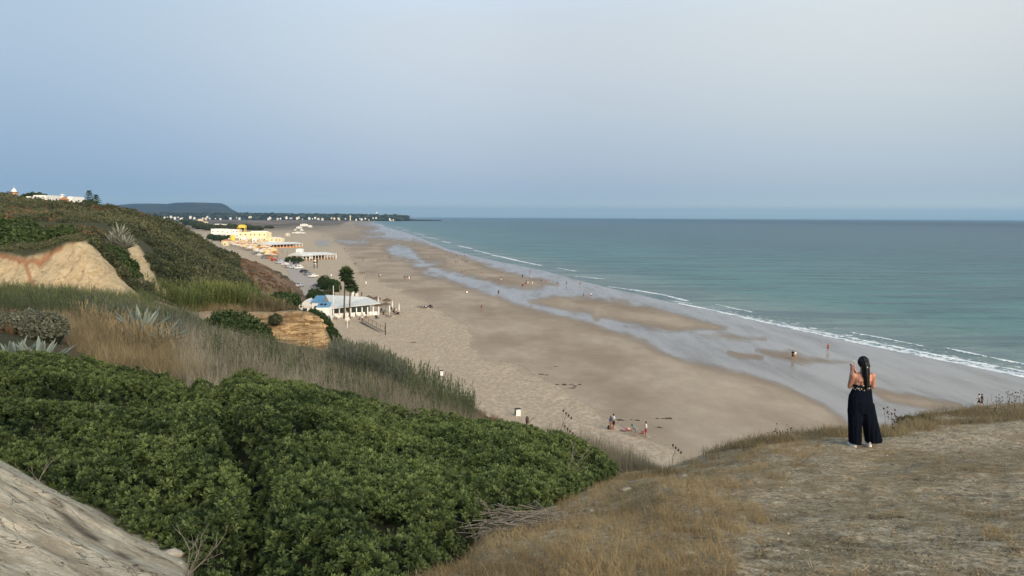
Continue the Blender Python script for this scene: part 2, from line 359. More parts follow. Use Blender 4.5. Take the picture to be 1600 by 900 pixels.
def ground_mat():
    t = NT('hillside ground', .95, .15)
    n1 = t.noise(.35, detail=6); n2 = t.noise(3.2, detail=6, rough=.65); n3 = t.noise(16, detail=5, rough=.7); n4 = t.noise(60, detail=3, rough=.7)
    # headland: pale trodden soil with straw litter
    soil = t.mix(t.ramp(n3, .36, .64), (.245, .19, .122), (.68, .555, .385))
    soil = t.mix(t.ramp(n4, .58, .70), soil, (.56, .47, .345)); soil = t.mix(t.ramp(n4, .40, .28, 0, .8), soil, (.075, .055, .035))
    litter = t.mix(t.ramp(n4, .3, .7), (.18, .13, .07), (.44, .33, .18))
    lit = t.ramp(t.math('ADD', t.math('MULTIPLY', n2, .6), t.math('MULTIPLY', n1, .6)), .5, .72)
    headc = t.mix(lit, soil, litter)
    streak = t.noise(5, t.pos((.5, 2.4, 1)), detail=5, rough=.7)
    headc = t.mix(t.ramp(streak, .56, .7, 0, .6), headc, (.075, .054, .034))
    # scrub floor
    scrub = t.mix(t.ramp(n2, .35, .65), (.035, .042, .018), (.095, .082, .042))
    # sandstone slab
    vs = t.pos((1, 1, 1)); rt_ = t.node('ShaderNodeMapping'); rt_.inputs['Rotation'].default_value = (0, 0, R(27)); t.L(vs, rt_.inputs['Vector']); r2 = t.node('ShaderNodeMapping'); r2.inputs['Scale'].default_value = (.75, 3.4, 1)
    t.L(rt_.outputs[0], r2.inputs['Vector']); sv = r2.outputs[0]
    ns = t.noise(2.2, sv, detail=8, rough=.65, dist=.6); ns2 = t.noise(9, sv, detail=6, rough=.7)
    slab = t.mix(t.ramp(ns, .35, .65), (.42, .34, .235), (.76, .65, .48)); slab = t.mix(t.ramp(ns2, .3, .5, .4, 0), slab, (.44, .36, .255))
    cr = t.math('ABSOLUTE', t.math('SUBTRACT', t.noise(1.1, sv, detail=5, rough=.6, dist=1.2), .5))
    crack = t.ramp(cr, .003, .016, 1, 0); slab = t.mix(t.math('MULTIPLY', crack, t.ramp(ns2, .42, .6)), slab, (.10, .075, .05)); slab = t.mix(t.ramp(t.noise(38, detail=3), .55, .7, 0, .5), slab, (.40, .32, .22)); slab = t.mix(t.ramp(n2, .55, .72, 0, .6), slab, (.62, .55, .43)); slab = t.mix(t.attr('stain'), slab, t.mix(n4, (.07, .052, .036), (.17, .13, .09)))
    # sandy cliff, sloping beds
    cv = t.pos((.7, .25, .9)); nc_ = t.noise(1.3, cv, detail=8, rough=.7, dist=.9); nc2 = t.noise(3.0, t.pos((1.0, .3, .35)), detail=5, rough=.7)
    cl = t.mix(t.ramp(nc_, .3, .7), (.42, .32, .18), (.58, .46, .295)); cl = t.mix(t.ramp(nc2, .56, .68, 0, .6), cl, (.28, .175, .09)); cl = t.mix(t.ramp(t.noise(2.2, t.pos((1.2, .2, .6)), detail=7, rough=.75), .54, .62, 0, .6), cl, (.33, .22, .12)); cl = t.mix(t.math('MULTIPLY', t.ramp(t.noise(2.4, t.pos((1.6, .5, 1.2)), detail=4, rough=.6), .62, .68), .8), cl, (.17, .115, .065))
    cl = t.mix(t.attr('red'), cl, t.mix(n3, (.27, .125, .06), (.40, .22, .12)))
    # layered ochre cliff
    mv = t.pos((.18, .18, 2.4)); nm = t.noise(1.5, mv, detail=7, rough=.7, dist=.7)
    mc = t.mix(t.ramp(nm, .36, .60), (.22, .125, .055), (.56, .40, .22)); mc = t.mix(t.ramp(t.noise(2.6, mv, detail=5), .56, .66, 0, .75), mc, (.13, .085, .045))
    brown = t.mix(t.ramp(t.noise(.22, t.pos((1, .6, 1)), detail=7, rough=.65), .35, .65), (.085, .058, .034), (.225, .15, .092))
    gold = t.mix(n3, (.10, .062, .035), (.20, .135, .075))
    path = t.mix(n2, (.22, .15, .09), (.42, .32, .21))
    c = t.mix(t.attr('gold'), scrub, gold); c = t.mix(t.attr('brown'), c, brown); c = t.mix(t.attr('path'), c, path)
    c = t.mix(t.attr('head'), c, headc); c = t.mix(t.attr('mid'), c, mc); c = t.mix(t.attr('cliff'), c, cl); c = t.mix(t.attr('rock'), c, slab)
    h = t.math('ADD', t.math('MULTIPLY', n3, .6), t.math('MULTIPLY', n4, .25)); h = t.math('ADD', h, t.math('MULTIPLY', streak, .8))
    b = t.bump(h, .8, .06)
    rk = t.math('ADD', t.math('ADD', t.math('MULTIPLY', ns2, .5), t.math('MULTIPLY', ns, 1.4)), t.math('MULTIPLY', t.math('MULTIPLY', crack, -1.2), t.attr('rock')))
    b = t.bump(rk, .75, .06, b); b = t.bump(t.math('MULTIPLY', nm, t.attr('mid')), .8, .7, b); b = t.bump(t.math('MULTIPLY', nc_, t.attr('cliff')), .6, .5, b)
    return t.out(c, None, b)

# ------------------------------------------------------------------ beach and sea
DRY = [(300, 350), (425, 345), (470, 352), (520, 372), (545, 395), (560, 428), (612, 448), (650, 466), (700, 490), (728, 512), (736, 545), (762, 560), (820, 580), (862, 600), (905, 625), (950, 655), (1000, 684), (1060, 708), (1120, 735), (1100, 1000), (300, 1000)]
WET = [(1900, 720), (1600, 668), (1480, 655), (1390, 665), (1325, 660), (1290, 634), (1235, 606), (1160, 582), (1070, 562), (1032, 547), (990, 527), (925, 507), (875, 496), (830, 481), (785, 468), (740, 452), (700, 438), (676, 427),
       (655, 412), (640, 404), (612, 399), (600, 388), (615, 381), (640, 385), (652, 398), (668, 412), (700, 424), (738, 432), (792, 448), (848, 449), (846, 440), (790, 424), (730, 404), (690, 388), (650, 378), (610, 374), (560, 370), (600, 366), (570, 362), (590, 356), (560, 350), (590, 345),
       (700, 360), (800, 390), (1000, 440), (1400, 530), (1900, 640)]
ISL = [[(826, 470), (870, 464), (940, 466), (1040, 487), (1135, 513), (1060, 518), (985, 508), (930, 501), (925, 490), (860, 480)],
       [(1098, 521), (1130, 521), (1195, 531), (1140, 530)], [(1182, 548), (1230, 549), (1262, 560), (1330, 567), (1250, 566), (1205, 556)], [(1140, 551), (1190, 558), (1150, 556)],
       [(1360, 608), (1420, 618), (1500, 634), (1440, 636), (1385, 626)], [(660, 377), (700, 386), (760, 401), (735, 402), (690, 391)], [(805, 430), (840, 436), (870, 444), (840, 442)]]
POOL = [[(493, 378), (505, 376.5), (516, 380), (512, 384), (498, 383)], [(525, 376.5), (570, 377.5), (575, 380), (545, 380)], [(645, 411), (668, 409), (692, 411), (668, 419), (655, 418)], [(618, 393), (634, 391), (640, 394), (625, 398)], [(632, 401), (650, 399), (648, 404), (636, 406)], [(660, 424), (690, 428), (688, 434), (664, 430)],
        [(940, 497), (1000, 509), (985, 513), (925, 506)], [(1500, 378), (1501, 378), (1501, 379)]]
def build_beach():
    pyr = np.concatenate([[338.95, 339.1, 339.3, 339.6], np.linspace(340, 352, 70), np.linspace(352.3, 470, 300), np.linspace(470.6, 780, 330), np.linspace(785, 1100, 20)])
    t = np.linspace(-.86, .86, 800); e = -(pyr - 339.5) / F
    Yr = np.minimum(25.0 / np.maximum(-e, 1e-4), 26000); Yr[pyr < 339.5] = [30000, 27000, 24500][:int((pyr < 339.5).sum())]
    Yr = np.sort(Yr)[::-1]
    for i in range(1, len(Yr)): Yr[i] = min(Yr[i], Yr[i - 1] - .05)
    Y = np.repeat(Yr[:, None], len(t), 1); X = (t[None] * Y).ravel(); Y = Y.ravel(); d = shore_d(X, Y); Z = Bh(X, Y, d)
    px, py = proj(X, Y, Z)
    wet = -sdf_poly(px, py, WET)
    for p in ISL: wet = np.minimum(wet, sdf_poly(px, py, p))
    wet = np.where((d < 6) & (d > -200), np.maximum(wet, 5), wet)
    for p in POOL: wet = np.maximum(wet, -sdf_poly(px, py, p) + 1)
    pool = np.full(X.shape, -50.)
    for p in POOL[:-1]: pool = np.maximum(pool, -sdf_poly(px, py, p))
    dry = -sdf_poly(px, py, DRY)
    plain = sstep(900, 1500, Y) * sstep(60, 260, d + 60 * fbm(X / 200, Y / 500, 8, 3)); plain = np.maximum(plain, (py < 352.5) * (d > 120) * sstep(3, 6, 600 - px))
    return np_mesh('beach', np.stack([X, Y, Z], 1), [grid_faces(len(Yr), len(t))], beach_mat(), attrs=dict(wet=np.clip(wet, -30, 30), dry=np.clip(dry, -60, 60), pool=np.clip(pool, -30, 30), plain=plain), smooth=True)
def beach_mat():
    t = NT('beach sand', .9, .2)
    big = t.noise(.05, t.pos((1, .55, 1)), detail=6, rough=.6); med = t.noise(.5, t.pos((1, .5, 1)), detail=6, rough=.6); fine = t.noise(3.5, detail=5, rough=.75); vf = t.noise(14, detail=3)
    w = t.math('ADD', t.attr('wet'), t.math('MULTIPLY', t.math('SUBTRACT', t.noise(.11, t.pos((1.0, .30, 1)), detail=7, rough=.68, dist=.8), .5), 24))
    dr = t.math('ADD', t.attr('dry'), t.math('MULTIPLY', t.math('SUBTRACT', t.noise(.12, t.pos((1, .5, 1)), detail=6, rough=.62), .5), 40))
    drym = t.ramp(dr, -9, 6); wetm = t.ramp(w, -5.0, 5.5); wstr = t.noise(.16, t.pos((1, .16, 1)), detail=6, rough=.7); wetm = t.math('MULTIPLY', wetm, t.ramp(wstr, .30, .52, .84, 1)); poolm = t.ramp(t.attr('pool'), -.6, .6)
    pits = t.voro(1.6, t.pos((1, .8, 1))); foot = t.ramp(t.math('ADD', t.math('ADD', t.math('MULTIPLY', fine, .4), t.math('MULTIPLY', vf, .3)), t.math('MULTIPLY', pits, .22)), .34, .62)
    dryc = t.mix(foot, (.40, .31, .215), (.65, .525, .38)); dryc = t.mix(t.ramp(med, .35, .7, .30, 0), dryc, (.36, .28, .195))
    damp = t.mix(t.ramp(big, .32, .66), (.30, .228, .162), (.47, .375, .28)); damp = t.mix(t.ramp(med, .3, .7, .30, 0), damp, (.27, .205, .145)); damp = t.mix(t.ramp(w, -12, -1, 0, .5), damp, (.22, .165, .12))
    track = t.noise(1.2, t.pos((.12, .9, 1)), detail=5, rough=.7); damp = t.mix(t.ramp(track, .56, .7, 0, .45), damp, (.45, .36, .26))
    wetc = t.mix(t.ramp(wstr, .35, .65), (.21, .175, .145), (.31, .265, .225))
    c = t.mix(drym, damp, dryc); c = t.mix(wetm, c, wetc)
    wrack = t.math('ABSOLUTE', t.math('ADD', dr, 2)); wr = t.math('MULTIPLY', t.ramp(wrack, .5, 2.5, 1, 0), t.ramp(fine, .5, .62)); c = t.mix(t.math('MULTIPLY', wr, .6), c, (.11, .08, .05))
    pl = t.noise(.006, t.pos((1, .35, 1)), detail=8, rough=.65); plc = t.mix(t.ramp(pl, .42, .60), (.12, .10, .075), (.27, .20, .15)); plc = t.mix(t.ramp(t.noise(.02, t.pos((1, .25, 1)), detail=6, rough=.7), .56, .66), plc, (.05, .06, .035))
    c = t.mix(t.attr('plain'), c, plc)
    wr_ = t.math('MULTIPLY', wetm, t.math('SUBTRACT', 1, t.attr('plain')))
    rough = t.node('ShaderNodeMapRange'); t.L(wr_, rough.inputs[0]); rough.inputs[3].default_value = .95; rough.inputs[4].default_value = .21
    t.put(t.b.inputs['Specular IOR Level'], t.math('MULTIPLY_ADD', wr_, .55)); 
    sp = t.node('ShaderNodeMapRange'); t.L(wr_, sp.inputs[0]); sp.inputs[3].default_value = .1; sp.inputs[4].default_value = .42; t.L(sp.outputs[0], t.b.inputs['Specular IOR Level'])
    hb = t.math('MULTIPLY', t.math('ADD', t.math('MULTIPLY', fine, .5), t.math('MULTIPLY', vf, .25)), t.math('SUBTRACT', 1.02, wetm))
    hb = t.math('ADD', hb, t.math('MULTIPLY', t.math('MULTIPLY', pits, drym), .5)); hb = t.math('MULTIPLY', hb, t.math('ADD', t.math('MULTIPLY', drym, .8), .2))
    return t.out(c, rough.outputs[0], t.bump(hb, .7, .22))

BREAK = [([(1061, 474), (1113, 484.5), (1197, 503.5), (1285, 523), (1390, 545.5), (1500, 567.5), (1600, 588), (1900, 665)], 1.3), ([(1230, 509), (1285, 519), (1390, 540), (1500, 562), (1600, 580), (1900, 652)], 1.0),
         ([(952, 448), (990, 453), (1037, 461), (1072, 470)], 1.1), ([(1050, 470), (1080, 474)], .8), ([(900, 431.5), (944, 436.5)], 1.0), ([(740, 391), (767, 397)], 1.5), ([(768, 398.5), (790, 403), (808, 407.5)], 2.0), ([(810, 408), (845, 415)], 1.8),
         ([(604, 352), (615, 353.5)], 2), ([(620, 355), (628, 356)], 3), ([(629, 359), (640, 360.5)], 3), ([(646, 364.5), (664, 367.5)], 2.5), ([(659, 370), (685, 374)], 2.5), ([(690, 377), (704, 380)], 2), ([(715, 384), (738, 389)], 1.8), ([(650, 373), (660, 376)], 2), ([(1120, 476), (1150, 483), (1175, 488)], .7), ([(1330, 520), (1390, 531), (1440, 541)], .6), ([(1480, 545), (1560, 562), (1640, 578)], .8), ([(870, 419), (900, 424)], 1.0), ([(590, 350), (600, 353)], 3)]
def build_sea():
    pyr = np.concatenate([[338.95, 339.1, 339.3, 339.6], np.linspace(340, 352, 50), np.linspace(352.3, 620, 620), np.linspace(622, 900, 60)])
    t = np.linspace(-.3, .86, 800); e = -(pyr - 339.5) / F
    Yr = np.minimum(26.0 / np.maximum(-e, 1e-4), 28000); Yr[pyr < 339.5] = [34000, 31000, 29000][:int((pyr < 339.5).sum())]; Yr = np.sort(Yr)[::-1]
    for i in range(1, len(Yr)): Yr[i] = min(Yr[i], Yr[i - 1] - .05)
    Y = np.repeat(Yr[:, None], len(t), 1); X = (t[None] * Y).ravel(); Y = Y.ravel(); d = -shore_d(X, Y)
    foam = np.zeros(X.shape)
    for pts, w in BREAK:
        wp = [sea_pt(*p) for p in pts]; dd = dist_line(X, Y, wp); nz = .5 + .5 * fbm(X / 3, Y / 3, 41, 3)
        foam = np.maximum(foam, np.exp(-(dd / (w * (.7 + .7 * nz))) ** 2) * (.75 + .4 * nz))
    lace = np.exp(-np.maximum(d, 0) / 10) * sstep(-1, 1, d) * sstep(15, 75, X) * .84   # washed foam behind the shore break
    foam = np.maximum(foam, lace)
    Z = foam * .22 * sstep(3, 12, d) + (.26 * fbm(X / 34, (Y + .25 * X) / 7, 43, 3) + .10 * fbm(X / 9, (Y + .25 * X) / 2.4, 44, 2)) * sstep(6, 45, d) * sstep(900, 500, Y)
    return np_mesh('sea', np.stack([X, Y, Z], 1), [grid_faces(len(Yr), len(t))], sea_mat(), attrs=dict(foam=foam, off=np.clip(d, 0, 4000)), smooth=True)
def sea_mat():
    t = NT('sea water', .25, .38); off = t.attr('off')
    v1 = t.pos((.25, 1, 1)); w1 = t.noise(.055, v1, detail=5, rough=.6, dist=.4); w2 = t.noise(.35, t.pos((.35, 1, 1)), detail=5, rough=.65); w3 = t.noise(.010, t.pos((.18, 1, 1)), detail=4)
    w4 = t.noise(2.2, t.pos((.5, 1, 1)), detail=3)
    c = t.mix(t.ramp(off, 0, 60), (.19, .24, .20), (.060, .170, .150)); c = t.mix(t.ramp(off, 50, 330), c, (.018, .098, .106)); c = t.mix(t.ramp(off, 300, 1500), c, (.010, .060, .084)); c = t.mix(t.ramp(off, 1500, 4000), c, (.004, .030, .048))
    c = t.mix(t.ramp(w1, .44, .58, 0, .8), c, t.mix(.6, c, (.012, .04, .05))); c = t.mix(t.ramp(w2, .45, .62, 0, .5), c, t.mix(.5, c, (.02, .06, .07))); c = t.mix(t.ramp(w3, .5, .66, 0, .4), c, t.mix(.5, c, (.03, .06, .075)))  # wave shading put into the water colour as dark bands
    fo = t.attr('foam'); fn = t.noise(.55, detail=8, rough=.75); fv = t.voro(.9, t.pos((1, .8, 1)), 'DISTANCE_TO_EDGE')
    fm = t.math('ADD', fo, t.math('MULTIPLY', t.math('SUBTRACT', fn, .5), 2.3)); fm = t.math('SUBTRACT', fm, t.math('MULTIPLY', t.ramp(fv, .02, .2), .22))
    fm = t.ramp(fm, .42, .72); c = t.mix(fm, c, (.80, .82, .82))
    rg = t.node('ShaderNodeMapRange'); t.L(fm, rg.inputs[0]); rg.inputs[3].default_value = .34; rg.inputs[4].default_value = .9
    b = t.bump(w1, 1.0, 3.6); b = t.bump(w2, 1.0, .8, b); b = t.bump(w4, .8, .09, b)
    sp = t.node('ShaderNodeMapRange'); t.L(off, sp.inputs[0]); sp.inputs[1].default_value = 100; sp.inputs[2].default_value = 2500; sp.inputs[3].default_value = .36; sp.inputs[4].default_value = .05; t.L(sp.outputs[0], t.b.inputs['Specular IOR Level'])
    return t.out(c, rg.outputs[0], b)
# ------------------------------------------------------------------ leaf templates
def t_rosette(n, L, W, seed, lo=15, hi=85, fold=.0):
    r = np.random.default_rng(seed); V, Fc = [], []
    for i in range(n):
        az = i * 2.4 + r.uniform(-.3, .3); el = R(r.uniform(lo, hi)); l = L * r.uniform(.7, 1.15); w = W * r.uniform(.8, 1.2)
        d = np.array([math.cos(az) * math.cos(el), math.sin(az) * math.cos(el), math.sin(el)]); s = np.array([-math.sin(az), math.cos(az), 0])
        tw = r.uniform(-.6, .6); n_ = np.cross(d, s); s = s * math.cos(tw) + n_ * math.sin(tw)
        b = d * l * .12; k = len(V); V += [b, b + d * l * .5 + s * w, b + d * l - np.array([0, 0, .12 * l]), b + d * l * .5 - s * w]; Fc.append([k, k + 1, k + 2, k + 3])
    return np.array(V), np.array(Fc)
def t_blades(n, L, W, seed, spread=.25, lean=.35, seg=2):
    r = np.random.default_rng(seed); V, Fc = [], []
    for i in range(n):
        az = r.uniform(0, 6.28); o = np.array([r.normal(0, spread), r.normal(0, spread), 0]) * L; l = L * r.uniform(.55, 1.15); ln = lean * r.uniform(.2, 1.6)
        d = np.array([math.cos(az), math.sin(az), 0]); s = np.array([-math.sin(az + r.uniform(-1, 1)), math.cos(az), 0]) * W; k = len(V)
        for j in range(seg + 1):
            f = j / seg; p = o + np.array([0, 0, l * f * (1 - .12 * ln * f)]) + d * l * ln * f * f; w = s * (1 - f * .85); V += [p - w, p + w]
        for j in range(seg): a = k + 2 * j; Fc.append([a, a + 1, a + 3, a + 2])
    return np.array(V), np.array(Fc)
def t_reed(H, nl, seed, lw=.03, plume=True):
    "one cane with arching leaves and a plume"
    r = np.random.default_rng(seed); V, Fc = [], []; lean = r.uniform(-.12, .12, 2)
    def quadstrip(pts, ws, s):
        k = len(V)
        for p, w in zip(pts, ws): V.append(p - s * w); V.append(p + s * w)
        for j in range(len(pts) - 1): a = k + 2 * j; Fc.append([a, a + 1, a + 3, a + 2])
    ax = lambda f: np.array([lean[0] * f * H * f, lean[1] * f * H * f, H * f])
    quadstrip([ax(0), ax(.5), ax(1)], [.016, .013, .006], np.array([1., 0, 0])); quadstrip([ax(0), ax(.5), ax(1)], [.016, .013, .006], np.array([0, 1., 0]))
    for i in range(nl):
        f = .2 + .78 * (i + r.uniform(0, .6)) / nl; az = i * 2.6 + r.uniform(-.6, .6); l = H * r.uniform(.18, .30); d = np.array([math.cos(az), math.sin(az), 0]); s = np.array([-math.sin(az), math.cos(az), 0])
        b = ax(f); quadstrip([b, b + d * l * .45 + np.array([0, 0, l * .5]), b + d * l * 1.0 + np.array([0, 0, l * .38])], [lw * .7, lw, .003], s)
    if plume:
        b = ax(1); quadstrip([b, b + np.array([.03, 0, .13 * H]), b + np.array([.07, .02, .24 * H])], [.012, .045, .004], np.array([0, 1., 0])); quadstrip([b, b + np.array([.03, 0, .13 * H]), b + np.array([.07, .02, .24 * H])], [.012, .04, .004], np.array([1., 0, 0]))
    return np.array(V), np.array(Fc)
ROS = [t_rosette(13, .078, .0135, s) for s in range(4)]
CARD = [t_rosette(5, 1.0, .30, s, -20, 85) for s in range(40, 44)]
GRASS = [t_blades(11, .12, .0022, s, .35, .7, 2) for s in range(50, 55)]
STALK = [t_blades(8, 1.7, .011, s, .16, .28, 2) for s in range(60, 65)]
THIN = [t_blades(7, 1.7, .008, s, .14, .14, 2) for s in range(160, 165)]
WISP = [t_blades(14, 1.1, .012, s, .16, .45, 2) for s in range(70, 74)]
REED = [t_reed(2.6, 11, s) for s in range(80, 85)]
REEDDRY = [t_reed(2.1, 5, s, .018) for s in range(90, 94)]

M_SHRUB = leafmat('lentisk leaves', (.018, .036, .011), (.165, .215, .068), .55, .25)
M_INNER_SHADOW = paint('painted inner shadow', (.016, .019, .009), .9, .4, 5)  # near-black colour stands in for the darkness inside shrubs
M_SCRUB = leafmat('hill scrub leaves', (.034, .046, .020), (.120, .125, .060), .7, .15)
M_DARKG = leafmat('dark green leaves', (.022, .045, .014), (.070, .105, .030), .6, .15)
M_GREYG = leafmat('grey green leaves', (.085, .095, .065), (.20, .21, .155), .7, .15)
M_REED = leafmat('green cane', (.060, .082, .030), (.175, .195, .085), .6, .3)
M_LIME = leafmat('fresh cane leaves', (.085, .115, .030), (.205, .235, .075), .6, .3)
M_GOLD = leafmat('dry golden grass', (.12, .092, .048), (.40, .32, .18), .8, .3)
M_GREY = leafmat('dead grey stems', (.085, .076, .052), (.36, .33, .25), .85, .15)
M_RUST = leafmat('rusty dry scrub', (.115, .062, .034), (.24, .15, .085), .85, .15)
M_STRAW = leafmat('straw', (.19, .13, .06), (.50, .38, .20), .85, .3)
M_AGAVE = leafmat('agave leaves', (.09, .12, .10), (.25, .29, .25), .55, .0)
M_RIMAG = leafmat('dusty agave leaves', (.075, .085, .065), (.24, .25, .20), .7, 0)
M_BARK = paint('grey bark', (.17, .145, .115), .9, .3, 9)
M_STICK = paint('bleached sticks', (.20, .175, .145), .9, .3, 14)

M_LITTER = leafmat('litter', (.06, .042, .026), (.45, .36, .22), .9, .1)
def Y_ok(p): return RG.uniform(0, 1, len(p)) < .35 + .65 * sstep(-.2, .2, fbm(p[:, 0] / .6, p[:, 1] / .6, 99, 3))
def mz(X, Y): return np.maximum(Hh(X, Y), Bh(X, Y))
# ------------------------------------------------------------------ the big evergreen thicket
def tb(pts):
    a = [P(*p) for p in pts]; a = np.array([[w.x / w.y, w.y, w.z] for w in a]); return a[np.argsort(a[:, 0])]
FR = tb([(-300, 560, 8.6), (0, 735, 7.75), (60, 775, 7.4), (130, 816, 7.15), (200, 860, 6.75), (290, 905, 6.25), (345, 935, 5.9), (480, 950, 5.7), (600, 935, 5.8), (650, 902, 6.2), (700, 868, 7.1), (760, 840, 8.0), (870, 795, 9.5), (930, 768, 11), (965, 748, 12.8)])
BK = tb([(-300, 545, 19), (0, 558, 18.5), (100, 563, 18.5), (200, 575, 18.5), (290, 590, 18), (330, 572, 18), (380, 573, 18), (440, 593, 18), (500, 606, 18), (560, 624, 18), (640, 649, 18), (740, 659, 17.5), (830, 677, 16.8), (890, 702, 15.6), (940, 731, 14.4), (966, 746, 13.4)])
CREASE = [(325, 575), (345, 622), (372, 668), (388, 720), (400, 775), (398, 830), (375, 875), (352, 910)]
CREASE2 = [(0, 604), (120, 612), (230, 622), (300, 610)]
def Ch(X, Y):
    t = X / Y; Yf = np.interp(t, FR[:, 0], FR[:, 1]); Yb = np.interp(t, BK[:, 0], BK[:, 1]); zf = np.interp(t, FR[:, 0], FR[:, 2]); zb = np.interp(t, BK[:, 0], BK[:, 2])
    v = (Y - Yf) / np.maximum(Yb - Yf, .2); ok = (v > 0) & (v < 1) & (t > FR[0, 0]) & (t < FR[-1, 0]); v = np.clip(v, 0, 1)
    z = zf + (zb - zf) * v + .22 * 4 * v * (1 - v)
    lump = fbm(X / 2.1, Y / 2.3, 61, 2); lump2 = fbm(X / .62, Y / .62, 63, 3); l3 = np.abs(fbm(X / .42 + 9, Y / .42, 64, 2)); wd = worley(X / .34 + .3 * lump2, Y / .34 + .3 * l3, 5); dome = np.sqrt(np.clip(1 - (wd / .72) ** 2, 0, 1)); z = z + .30 * lump + .16 * lump2 + .17 * (dome - .6) + .07 * (l3 - .25)
    px, py = proj(X, Y, z); cr = np.exp(-(dist_line(px + 34 * fbm(X / 1.2, Y / 1.2, 67, 2), py + 30 * fbm(X, Y, 68, 2), CREASE) / 22) ** 2) * (.55 + .45 * fbm(X / .9, Y / .9, 69, 2)); cr2 = np.exp(-(dist_line(px, py, CREASE2) / 12) ** 2)
    z = z - .75 * cr - .25 * cr2
    e = (Y - Yf); z = z - .10 * sstep(.1, .5, -lump2) - .45 * np.exp(-e / .25) - .15 * np.exp(-(Yb - Y) / .5) + .1 * 0
    return z, ok, px, py, cr, np.minimum(lump2, (dome - .42) * .9)
def own(px, py):
    c = np.interp(py, [p[1] for p in CREASE], [p[0] for p in CREASE]); r = np.interp(py, [600, 900], [560, 690])
    o = np.where(px < c, np.where(py < np.interp(px, [0, 120, 230, 300], [604, 612, 622, 610]), 0, 1), np.where(px < r, 2, 3)); return o
def build_thicket():
    N = 150000; X = RG.uniform(-15.5, 2.6, N); Y = 5.4 + 14 * RG.uniform(0, 1, N) ** 1.15
    z, ok, px, py, cr, l2 = Ch(X, Y); ok &= (px > -260) & (py < 980)
    ok &= ~((l2 < -.24) & (RG.uniform(0, 1, N) < .8)); ok &= ~((cr > .5) & (RG.uniform(0, 1, N) < .7)); ok &= ~((fbm(X / .6, Y / .45, 161, 3) < -.42) & (RG.uniform(0, 1, N) < .7))
    X, Y, z, px, py, cr, l2 = (a[ok] for a in (X, Y, z, px, py, cr, l2))
    h = .08; zx = (Ch(X + h, Y)[0] - Ch(X - h, Y)[0]) / (2 * h); zy = (Ch(X, Y + h)[0] - Ch(X, Y - h)[0]) / (2 * h)
    nrm = np.stack([-zx * .9, -zy * .9 - .18, np.ones(len(X))], 1) + RG.normal(0, .38, (len(X), 3)); nrm[:, 2] = np.maximum(nrm[:, 2], .12)
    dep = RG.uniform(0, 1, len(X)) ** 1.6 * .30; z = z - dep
    tw = fbm(X / .9, Y / .9, 71, 3); tint = np.clip(.46 + .34 * tw + .20 * RG.normal(size=len(X)) - dep * 1.2 + .6 * np.clip(l2, -.5, .3) + .15 * (px > 560), 0, 1)  # tint drops with depth and in hollows: shading put into leaf colour
    sc = RG.uniform(.45, 1.0, len(X)) * (1 + .02 * (Y - 8)); M = rot_tilt(nrm, RG.uniform(0, 6.28, len(X))); pos = np.stack([X, Y, z], 1)
    keep = z > Hh(X, Y) - .1; o = own(px, py)
    labels = ['dense green shrub along the far left rim of the thicket, behind the low agaves', 'big rounded green shrub in the lower left beside the pale rock slab', 'tall dark green shrub in the middle of the slope, right of the dark cleft', 'green shrub tapering to a point beside the dry grass headland']
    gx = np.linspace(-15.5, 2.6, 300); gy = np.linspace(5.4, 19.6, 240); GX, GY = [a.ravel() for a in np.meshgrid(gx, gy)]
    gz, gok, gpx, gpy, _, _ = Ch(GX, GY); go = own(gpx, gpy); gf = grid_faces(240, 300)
    for k in range(4):
        s = keep & (o == k); c = pos[s].mean(0); g = Hh(c[:1], c[1:2])[0]; org = (float(c[0]), float(c[1]), float(g))
        e = tag(empty('evergreen_shrub', org), labels[k], 'shrub', 'evergreen shrubs of the foreground thicket')
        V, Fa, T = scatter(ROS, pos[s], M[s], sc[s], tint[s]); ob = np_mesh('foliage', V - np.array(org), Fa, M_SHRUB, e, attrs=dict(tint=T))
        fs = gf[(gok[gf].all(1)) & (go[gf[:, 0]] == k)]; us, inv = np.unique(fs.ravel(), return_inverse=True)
        Vi = np.stack([GX[us], GY[us], gz[us] - .31], 1) - np.array(org); np_mesh('twigs', Vi, [inv.reshape(-1, 4)], M_INNER_SHADOW, e, smooth=True)  # near-black sheet under the leaves, paints the darkness seen through gaps

# ------------------------------------------------------------------ scattering helpers
def region(poly, y0, y1, n, ypow=1.0):
    "n random spots on the ground whose photo direction falls inside poly, with depth y0..y1"
    xs = np.array([p[0] for p in poly]); out = []; got = 0
    for _ in range(40):
        t = RG.uniform((xs.min() - 800) / F * 1.06 - .02, (xs.max() - 800) / F * 1.06 + .02, n * 3); Y = RG.uniform(0, 1, n * 3) ** ypow * (y1 - y0) + y0; X = t * Y
        Z = mz(X, Y); px, py = proj(X, Y, Z); ok = sdf_poly(px, py, poly) < 0
        out.append(np.stack([X, Y, Z], 1)[ok]); got += int(ok.sum())
        if got >= n: break
    return np.concatenate(out)[:n]
def upright(n, lean=.12):
    nr = np.concatenate([RG.normal(0, lean, (n, 2)), np.ones((n, 1))], 1); return rot_tilt(nr, RG.uniform(0, 6.28, n))
def plants(name, tpl, mat, pts, s0, s1, tint=(.5, .25), patch=3.0, lean=.12, label=None, cat=None, kind='stuff', parent=None, origin=None, seed=5):
    n = len(pts); tn = np.clip(tint[0] + tint[1] * fbm(pts[:, 0] / patch, pts[:, 1] / patch, seed, 3) * 1.4 + RG.normal(0, tint[1] * .5, n), 0, 1)
    V, Fa, T = scatter(tpl, pts, upright(n, lean), RG.uniform(s0, s1, n), tn)
    o = np_mesh(name, V, Fa, mat, parent, attrs=dict(tint=T), origin=origin)
    if label or kind: tag(o, label, cat, None, kind)
    return o
